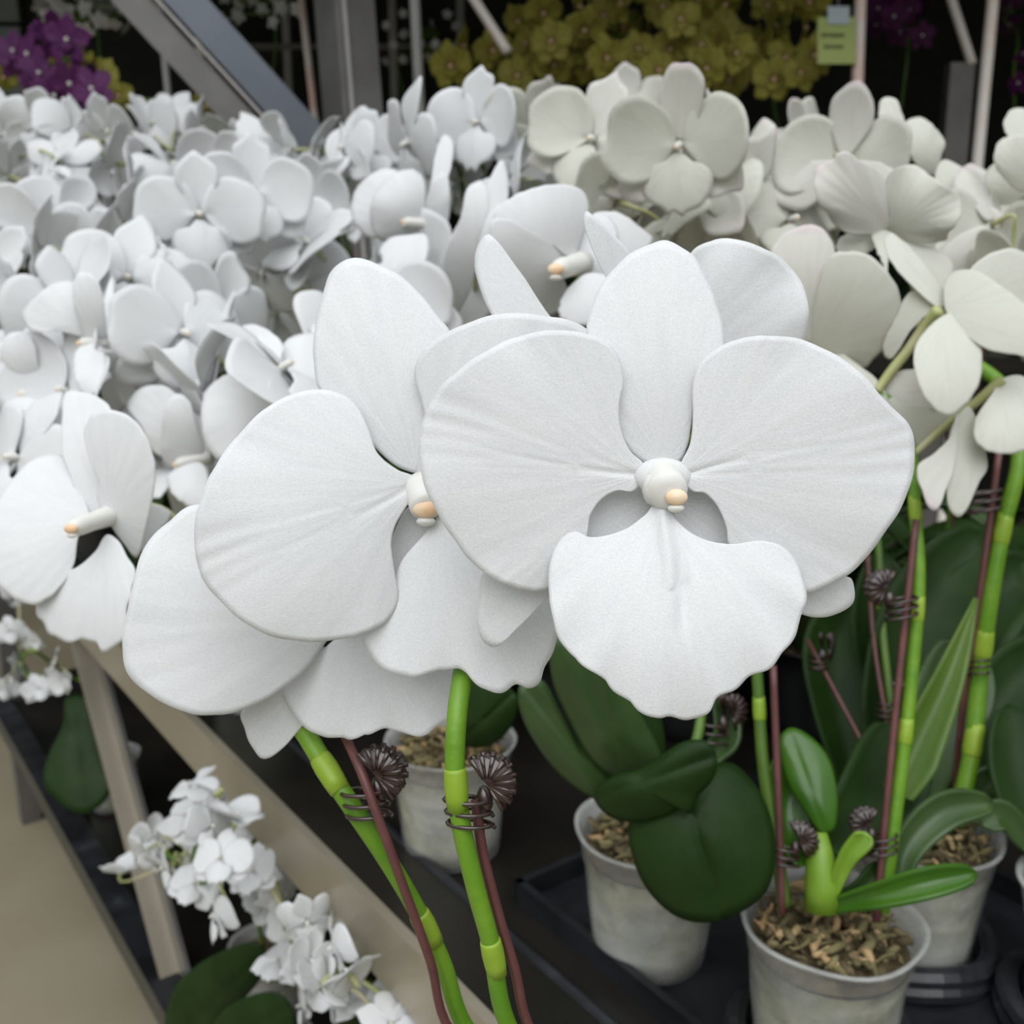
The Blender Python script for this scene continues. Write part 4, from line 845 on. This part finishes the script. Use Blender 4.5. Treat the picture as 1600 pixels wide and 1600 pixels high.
for f in allf:
    f['W'] = .095; f['s'] *= 1.0; Z = F * f['W'] / f['s'] * (1 if f.get('hand') else 1.06)
    f['pos'] = P(f['px'], f['py'] + .07 * f['s'], Z); f['W'] *= 1.16; f['rot'] = orient(f['pos'], f['yaw'], f['pitch'], f['roll'])
    f['c'] = min(range(len(CENT)), key=lambda i: (CENT[i][0] - f['px']) ** 2 + (1.6 * (CENT[i][1] - f['py'])) ** 2)
for tr in TR:
    p = P(tr[1][0] / 2, tr[1][1] / 2, tr[2]); allf.append(dict(tr=tr, pos=p, rot=orient(p, -50, 0, 0), W=.09, c=tr[0]))
taken = [fg.location.xy, fd.location.xy, pe.location.xy, ph.location.xy, pi_.location.xy, pj.location.xy]
pots = []
for i in range(len(CENT)):
    fl = [f for f in allf if f['c'] == i]
    m_ = sum((f['pos'] for f in fl), Vector()) / len(fl)
    s, n = m_.dot(BU) , m_.xy.dot(BN.xy) + .10
    pots.append([s, max(n, .37)])
fixed = [[v.x * BU.x + v.y * BU.y, v.x * BN.x + v.y * BN.y] for v in taken] + [[Pz(1742, 1386, .882).dot(BU), Pz(1742, 1386, .882).xy.dot(BN.xy)]]
fixed += [list((lambda v: (v.dot(BU), v.xy.dot(BN.xy)))(Pz(x, y, BENCH_Z))) for x, y in ((600, 1250), (700, 1330), (780, 1400), (850, 1450), (800, 1300), (900, 1560), (760, 1520), (520, 1180), (1000, 1600), (640, 1180))]
for it in range(400):
    for i, a in enumerate(pots):
        for b in pots[:i] + pots[i + 1:] + fixed:
            d = math.hypot(a[0] - b[0], a[1] - b[1])
            if d < .118:
                k = (.118 - d) / 2 / max(d, 1e-4); a[0] += (a[0] - b[0]) * k + 1e-4; a[1] += (a[1] - b[1]) * k
        a[1] = min(max(a[1], .372), 1.0)
        if project(B(a[0], a[1], .80)).y > 1120 and it < 399: a[1] += .012; a[0] += .006
for i, a in enumerate(pots):              # keep the bare strip and the front pots clear
    oth = pots[:i] + pots[i + 1:] + fixed
    while project(B(a[0], a[1], .80)).y > 1125 or any(math.hypot(a[0] - b[0], a[1] - b[1]) < .108 for b in oth):
        a[1] += .02; a[0] += .008
        if a[1] > 1.04: a[0] += .12; a[1] = .5
        if a[0] > 2.3: break
ALLPOTS = [v for v in taken]
for i, (cx, cy, lab) in enumerate(CENT):
    fl = [f for f in allf if f['c'] == i]
    xy = B(pots[i][0], pots[i][1], 0).xy; ALLPOTS.append(xy)
    root = new_plant(lab, xy, group='white moth orchids on the bench', dark=True)
    auto_spike(root, fl, 'white' if cx < 850 else 'pink')  # right-hand plants take the petals with shade tinted in
    for j in range(4 if math.hypot(xy[0] - .0, xy[1] - .5) > .42 else 0):
        o = link('leaf', LEAF[(i + j) % 4], root); o.location = (0, 0, .084); o.rotation_euler = (rnd.uniform(-.1, .1), rnd.uniform(-.15, .15), i + j * 1.57 + rnd.uniform(-.3, .3))
for r_ in (fg, fd, pe, ph, pi_, pj): r_['group'] = 'white moth orchids on the bench'
# spike of plant D
q = stem_mb([D0 + Vector((0, 0, .085)), D0 + Vector((-.01, -.01, .2)), P(330, 880, .605), P(318, 868, .60)], .0034, (.4,), 'stem2', 8); part_at(fd, 'flower_stem', q)
for j in range(2):
    o = link('leaf', LEAF[j], fd); o.location = (0, 0, .084); o.rotation_euler = (0, 0, j * 2.1 + .3)
# a pot cut by the right edge, its own plant
pk = new_plant('orchid pot cut by the right edge with a frayed rim and strap leaves', Pz(1742, 1386, .882).xy, bark=1, group='white moth orchids on the bench'); ALLPOTS.append(pk.location.xy)
strap(pk, [(1640, 1370, .66), (1610, 1290, .66), (1585, 1200, .67), (1580, 1100, .69)], .04, 'leaf')
strap(pk, [(1645, 1370, .66), (1600, 1310, .64), (1560, 1275, .63), (1535, 1290, .625)], .02, 'leaf_pale')
stems(pk, [(1640, 1370, .66), (1632, 1200, .66), (1630, 1000, .66), (1640, 800, .67)], .0036, (.3,), 'stem2')

# black carry trays under the visible pots
for (s_, n_, lab) in ((.36, .552, 'black plastic carry tray under the clear pot with two maroon stakes'), (.46, .56, 'black plastic carry tray along the bench edge, beyond the dark strip')):
    if s_ > .4: continue
    q = MB(); zc = BENCH_Z - .0085
    c = B(s_, n_, zc); q.box(B(s_, n_, zc + .0004), BU * .18, BN * .15, Z3 * .0012, 'tray')
    for k1 in (-1, 1):
        q.box(B(s_ + k1 * .18, n_, zc + .009), BU * .003, BN * .153, Z3 * .009, 'tray'); q.box(B(s_, n_ + k1 * .15, zc + .009), BU * .183, BN * .003, Z3 * .009, 'tray')
    for v in ALLPOTS:
        ss, nn = v.x * BU.x + v.y * BU.y, v.x * BN.x + v.y * BN.y
        if abs(ss - s_) < .14 and abs(nn - n_) < .11:
            pts = [Vector((v.x + .0505 * math.cos(a), v.y + .0505 * math.sin(a), zc + .016 + .003 * math.sin(3 * a))) for a in np.linspace(0, 2 * math.pi, 33)]
            q.tube(pts, .007, 'tray', 8, False); q.tube([p - Vector((0, 0, .010)) for p in pts], .008, 'tray', 8, False)
    o = link('carry_tray', q.mesh('carry_tray', Vector((c.x, c.y, zc)), False)); o.location = (c.x, c.y, zc); tag(o, lab, 'tray')

# ------------------------------------------------------------------ lower shelf
def low_plant(label, flowers, xy, leaves=()):
    root = new_plant(label, xy, LZ, 'small white orchids on the lower shelf', bark=0)
    fl = []
    for (px, py, n, yaw, pitch, roll, k) in flowers:
        p = Pn(px, py, n); fl.append(dict(pos=p, rot=orient(p, yaw, pitch, roll), W=.052, k=k))
    auto_spike(root, fl, 'white', False)
    for L_ in leaves: traced_leaf(root, *L_)
    return root
def zn(px, py, n): return (Pn(px, py, n) - CAM).dot(FW)
rl = random.Random(8)
def scat(lst, n0): return [(a, b, n0 + rl.uniform(-.02, .03), rl.gauss(-30, 55), rl.gauss(5, 30), rl.gauss(0, 35), rl.randrange(12)) for a, b in lst]
low_plant('small white orchid on the lower shelf left of the slanting leg', scat([(15, 985), (50, 1000), (85, 1035), (30, 1040), (10, 1075), (60, 1075), (95, 1060), (20, 930)], .27), B(1.75, .40, 0).xy,
  [([(75, 1235), (70, 1200), (100, 1130), (105, 1090), (150, 1095), (168, 1180), (172, 1240), (130, 1272)], (110, 1085), zn(110, 1150, .33), zn(120, 1250, .31), .01, 'leaf')])
low_plant('small white orchid reaching out past the slanting leg below the front rail', scat([(188, 1362), (225, 1335), (255, 1355), (240, 1305), (300, 1225), (335, 1245), (290, 1275), (330, 1290), (295, 1330), (305, 1380), (335, 1430), (345, 1340), (370, 1275)], .25), B(1.1, .42, 0).xy)
low_plant('small white orchid on the lower shelf with big dark leaves at the bottom edge', scat([(395, 1360), (425, 1345), (410, 1405), (445, 1395), (450, 1450), (480, 1440), (435, 1500), (485, 1500), (520, 1480), (500, 1540), (545, 1520), (470, 1570), (560, 1560), (600, 1555), (610, 1600), (540, 1600), (385, 1310)], .29), B(.75, .42, 0).xy,
  [([(262, 1610), (270, 1550), (300, 1515), (350, 1485), (400, 1472), (418, 1490), (405, 1530), (380, 1560), (340, 1600), (300, 1640)], (430, 1470), zn(420, 1480, .33), zn(280, 1600, .27), .01, 'leaf'),
   ([(330, 1640), (340, 1590), (380, 1560), (430, 1550), (455, 1570), (460, 1620), (430, 1660)], (470, 1560), zn(460, 1560, .33), zn(340, 1640, .28), .008, 'leaf'),
   ([(520, 1640), (525, 1600), (560, 1580), (600, 1590), (620, 1640)], (570, 1650), zn(570, 1650, .33), zn(560, 1580, .30), .006, 'leaf')])

# ------------------------------------------------------------------ behind the bank: racks, yellow and purple orchids
def bloom_mesh(seed, m):
    r_ = random.Random(seed); q = MB()
    for i, ang in enumerate((90, 162, 18, 234, 306)):
        wd = (1.75 if i in (1, 2) else 1.15) if m == 'yellow' else (1.25 if i in (1, 2) else .95)
        pts = [rot2((p[0] * wd, p[1]), R(ang - 90)) for p in petal_pts('sepal', 1)]
        c = r_.uniform(-.5, .5)
        sheet(pts, (0, 0), lambda x, y, t, u, v, a, c=c: (x, c * (x * x + y * y) * .6 - .2 * v * v, y), m, .006, 4, 2, mb=q)
    pts = [(p[0] * .6, p[1] * .6) for p in petal_pts('lip', 1)]
    sheet(pts, (0, -.02), lambda x, y, t, u, v, a: (x, -.05 - .1 * u * (1 - u), y), m, .006, 3, 2, mb=q)
    q.ball((0, -.05, 0), X * .05, Y * .05, Z3 * .05, 'anther' if m == 'yellow' else 'column', 8, 6)
    return q.mesh('flower')
BL = {m: [bloom_mesh(s, m) for s in (1, 2, 3)] for m in ('yellow', 'purple', 'darkpurple', 'white')}
def far_plant(label, m, blooms, W, xy, zpot, group, tilt=40):
    root = new_plant(label, xy, zpot, group, cat='orchid')
    ps = []
    for (px, py, Z) in blooms:
        p = P(px, py, Z); ro = orient(p, rl.gauss(0, tilt), rl.gauss(0, 15), rl.gauss(0, 20)); ps.append(p + ro @ Vector((0, .02, 0)))
        o = link('flower', BL[m][rl.randrange(3)], root); o.matrix_local = Matrix.Translation(p - root.location) @ ro.to_4x4() @ Matrix.Scale(W * rl.uniform(.9, 1.1), 4)
    ps.sort(key=lambda p: p.z); b0 = root.location + Vector((0, 0, .085))
    mean = sum(ps, Vector()) / len(ps)
    pa = [b0, b0 * .5 + Vector((b0.x, b0.y, mean.z)) * .5] + [p * .6 + mean * .4 + FW * .03 for p in ps]
    part_at(root, 'flower_stem', stem_mb(pa, .004, (), 'stem2', 6))
    for j in range(4):
        o = link('leaf', LEAF[j], root); o.location = (0, 0, .084); o.rotation_euler = (0, 0, j * 1.57 + rl.uniform(-.4, .4)); o.scale = (1.5, 1.5, 1.8)
    return root
BB_Z = 1.0
ry = random.Random(4)
def sc_region(x0, x1, y0, y1, n, Z, md):
    L_ = []
    for _ in range(3000):
        x, y = ry.uniform(x0, x1), ry.uniform(y0, y1)
        if all(math.hypot(x - a, y - b) > md for a, b, c in L_): L_.append((x, y, Z + ry.uniform(-.12, .12)))
        if len(L_) >= n: break
    return L_
YG = 'yellow orchids on the back bench'
for (x0, x1, y0, y1, n, lab) in ((700, 790, 65, 125, 7, 'low yellow orchid at the left end of the yellow row'), (800, 915, 10, 125, 12, 'dull yellow orchid second from the left of the yellow row'), (915, 1030, -30, 130, 15, 'yellow orchid in the middle of the yellow row'),
                                 (1035, 1150, -30, 85, 13, 'brightest yellow orchid above the tallest white orchid'), (1095, 1190, 40, 125, 7, 'drooping yellow orchid showing its red throat'), (1190, 1275, -20, 125, 11, 'yellow orchid hanging just left of the green price card')):
    far_plant(lab, 'yellow', sc_region(x0, x1, y0, y1, n, 2.55, 34), .105, P((x0 + x1) / 2, 200, 2.7 + .12 * (x0 % 2)).xy, BB_Z, YG)
far_plant('purple orchid at the far left before the tiled wall', 'purple', [(105, 62, 1.95), (85, 55, 2.0), (45, 85, 1.98), (30, 100, 2.02), (60, 115, 1.96), (45, 145, 1.95), (110, 130, 1.93), (145, 140, 1.9), (125, 128, 1.97), (85, 150, 1.95), (20, 80, 2.0)], .09, P(70, 330, 2.0).xy, BENCH_Z - .008, 'purple orchids')
far_plant('yellow green orchid just behind the purple one at the far left', 'yellow', [(120, 90, 2.15), (140, 105, 2.15), (100, 100, 2.18), (5, 120, 2.15), (160, 115, 2.15), (185, 150, 2.12), (320, 165, 2.1), (385, 188, 2.1)], .07, P(130, 330, 2.15).xy, BENCH_Z - .008, YG)
far_plant('dark purple orchid in shade right of the price card', 'darkpurple', sc_region(1365, 1445, -40, 60, 12, 2.9, 24), .09, P(1400, 220, 2.95).xy, BB_Z, 'purple orchids')
far_plant('dark purple orchid in shade at the right edge beyond the pale pole', 'darkpurple', sc_region(1560, 1610, -20, 40, 5, 2.9, 22) + [(1600, 85, 2.6), (1592, 130, 2.6)], .07, P(1590, 220, 2.9).xy, BB_Z, 'purple orchids')
far_plant('pale small-flowered orchid hanging far behind at the upper left corner', 'white', sc_region(60, 240, -40, 50, 36, 3.2, 20), .065, P(150, 240, 3.3).xy, BB_Z, 'pale orchids far behind')
far_plant('pale small-flowered orchid far behind the slanting brace', 'white', sc_region(340, 470, -30, 35, 16, 3.3, 20), .05, P(410, 240, 3.4).xy, BB_Z, 'pale orchids far behind')
far_plant('pale small-flowered orchid far behind, right of the square post', 'white', sc_region(600, 720, 20, 110, 14, 3.6, 22), .04, P(660, 240, 3.6).xy, BB_Z, 'pale orchids far behind')
# benches under the far plants
def far_bench(label, c, hx, hy, z):
    o = link('back_bench', None, loc=(c[0], c[1], 0)); tag(o, label, 'bench')
    q = MB(); q.box((0, 0, z - .02), X * hx, Y * hy, Z3 * .02, 'benchtop'); link('bench_top', q.mesh('bench_top', smooth=False), o)
    for i in (-1, 1):
        for j in (-1, 1):
            q = MB(); q.bar((i * (hx - .04), j * (hy - .04), 0), (i * (hx - .04), j * (hy - .04), z - .04), .04, .04, 'galv', X); link('leg', q.mesh('leg', smooth=False), o)
far_bench('dark bench behind the white orchids carrying the yellow and purple orchids', (.85, 3.05), 1.3, .42, BB_Z)
far_bench('dark bench far behind carrying the pale orchids', (-.75, 3.72), .95, .28, BB_Z)
rk = link('wire_rack', None, loc=(P(520, 100, 4.3).x, P(520, 100, 4.3).y, 0)); tag(rk, 'dim grey shelving rack far behind the square post and brace', 'rack'); RO = rk.location.copy()
for i, px in enumerate((330, 450, 615, 720)):
    p = P(px, 100, 4.3); q = MB(); q.bar((p.x, p.y, 0), (p.x, p.y, 2.4), .03, .03, 'pole_grey', X); link('upright', q.mesh('upright', RO, False), rk)
for z in (1.2, 1.5, 1.8, 2.1):
    a, b_ = P(320, 100, 4.3), P(730, 100, 4.3); q = MB(); q.box(((a.x + b_.x) / 2, a.y + .12, z), X * ((b_.x - a.x) / 2), Y * .14, Z3 * .012, 'galv'); link('shelf', q.mesh('shelf', RO, False), rk)
q = MB(); p = P(15, 10, 4.9)
for i in range(3):
    for j in range(3): q.box((p.x - .5 + i * .3, 4.9, p.z - .32 + j * .3), X * .14, Y * .02, Z3 * .14, 'pane')
struct('window_1', q)
# poles and bars
def pole(label, a, b, w, m, ground=None, name='pole', group=None):
    A_, B_ = P(*a), P(*b)
    if ground is not None:
        t = (B_.z - ground) / (A_.z - B_.z); B_ = B_ + (B_ - A_) * t
    q = MB(); n = 14; q.tube([A_ + (B_ - A_) * (i / n) for i in range(n + 1)], w / 2, m, 14)
    o = link(name, q.mesh(name, B_)); o.location = B_; tag(o, label, 'pole', group)
pole('thin pale upright pole right of the square post', (642, -120, 2.3), (656, 170, 2.3), .024, 'pole_grey', 0)
pole('pale pinkish upright pole right beside the green price card', (1350, -150, 2.35), (1338, 180, 2.35), .027, 'pole', 0)
pole('pale upright pole nearest the right edge', (1566, -150, 2.3), (1527, 255, 2.3), .026, 'pole', 0)
pole('short slanting pink pole leaning into a dark stand left of the right-edge pole', (1455, -100, 2.5), (1519, 100, 2.5), .022, 'pole', None, 'slanting_pole')
pole('slanting pale pole ending over the leftmost yellow orchids', (690, -80, 2.3), (794, 82, 2.3), .022, 'pole', None, 'slanting_pole')
pole('thin grey upright rod left of the slanting brace', (236, -120, 2.4), (262, 140, 2.4), .016, 'pole_grey', BENCH_Z - .008, 'rod')
pole('pale rod behind the brace, close left of the square post', (464, -60, 2.9), (488, 150, 2.9), .02, 'pole', 0, 'rod')
pole('short pale rod showing left of the brace', (295, -60, 2.8), (318, 130, 2.8), .02, 'pole', 0, 'rod')
q = MB(); a, b_ = P(1530, 160, 2.5), P(1518, 300, 2.5); c = P(1500, 160, 2.5)
q.bar(P(1500, 100, 2.52), Vector((P(1500, 260, 2.52).x, P(1500, 260, 2.52).y, 0)), .06, .04, 'galv', RT)
o = link('stand_post', q.mesh('stand_post', Vector((P(1500, 260, 2.52).x, P(1500, 260, 2.52).y, 0)), False)); o.location = (P(1500, 260, 2.52).x, P(1500, 260, 2.52).y, 0); tag(o, 'dark grey flat post under the slanting pink pole', 'post')
# price card
SO = P(1307, 64, 2.33); sg = link('price_card', None, loc=SO); tag(sg, 'yellow green price card taped up beside the pinkish pole', 'sign')
def quadbox(x0, y0, x1, y1, Z, th, m):
    q = MB(); c = P((x0 + x1) / 2, (y0 + y1) / 2, Z); q.box(c, RT * ((x1 - x0) / 2 / F * Z), UP * ((y1 - y0) / 2 / F * Z), FW * th, m); return q
link('card', quadbox(1277, 27, 1337, 100, 2.33, .001, 'sign').mesh('card', SO, False), sg)
link('tape', quadbox(1293, 10, 1327, 38, 2.326, .0008, 'tape').mesh('tape', SO, False), sg)['label'] = 'pale blue tape'
q = MB()
for row, (y, xs) in enumerate(((55, (1286, 1292, 1299, 1305, 1311, 1317)), (73, (1290, 1296, 1303, 1309, 1315)))):
    for i, x in enumerate(xs):
        for (dx, w, h) in ((-1.8, .8, 3.2), (1.4, .8, 3.2), (0, 2.2, .8)):
            q.box(P(x + dx, y + (1.2 * (i % 2) if h < 1 else 0), 2.328), RT * (w / F * 2.33), UP * (h / F * 2.33), FW * .0003, 'ink')
link('lettering', q.mesh('lettering', SO, False), sg)
q = MB(); q.tube([P(1310, 12, 2.335), P(1310, -60, 2.345)], .0015, 'pole_grey', 6); q.tube([P(1310, -60, 2.345), P(1347, -58, 2.34)], .002, 'pole_grey', 6); link('hook', q.mesh('hook', SO), sg)

# ------------------------------------------------------------------ light
w = bpy.data.worlds.new('sky'); sc.world = w; w.use_nodes = True
bg = w.node_tree.nodes['Background']; wn = w.node_tree
tc = wn.nodes.new('ShaderNodeTexCoord'); sx = wn.nodes.new('ShaderNodeSeparateXYZ'); wn.links.new(tc.outputs['Generated'], sx.inputs[0])
cr_ = ramp(wn, sx.outputs[2], [(0, (.05, .05, .05)), (.12, (.14, .145, .145)), (.45, (.55, .568, .578)), (.9, (.965, 1.0, 1.02))])
wn.links.new(cr_.outputs[0], bg.inputs[0]); bg.inputs[1].default_value = 1.5
sun = bpy.data.lights.new('overcast_sun', 'SUN'); sun.energy = 1.55; sun.angle = R(60); sun.color = (.98, .99, 1)
so = bpy.data.objects.new('overcast_sun', sun); COL.objects.link(so)
so.rotation_euler = Vector((.12, .8, -1.0)).to_track_quat('-Z', 'Y').to_euler()
sc.view_settings.view_transform = 'Standard'; sc.view_settings.look = 'None'; sc.view_settings.exposure = 0.0; sc.view_settings.gamma = 1
sc.view_settings.use_curve_mapping = False
sc.cycles.max_bounces = 8; sc.cycles.transparent_max_bounces = 12; sc.cycles.use_denoising = True
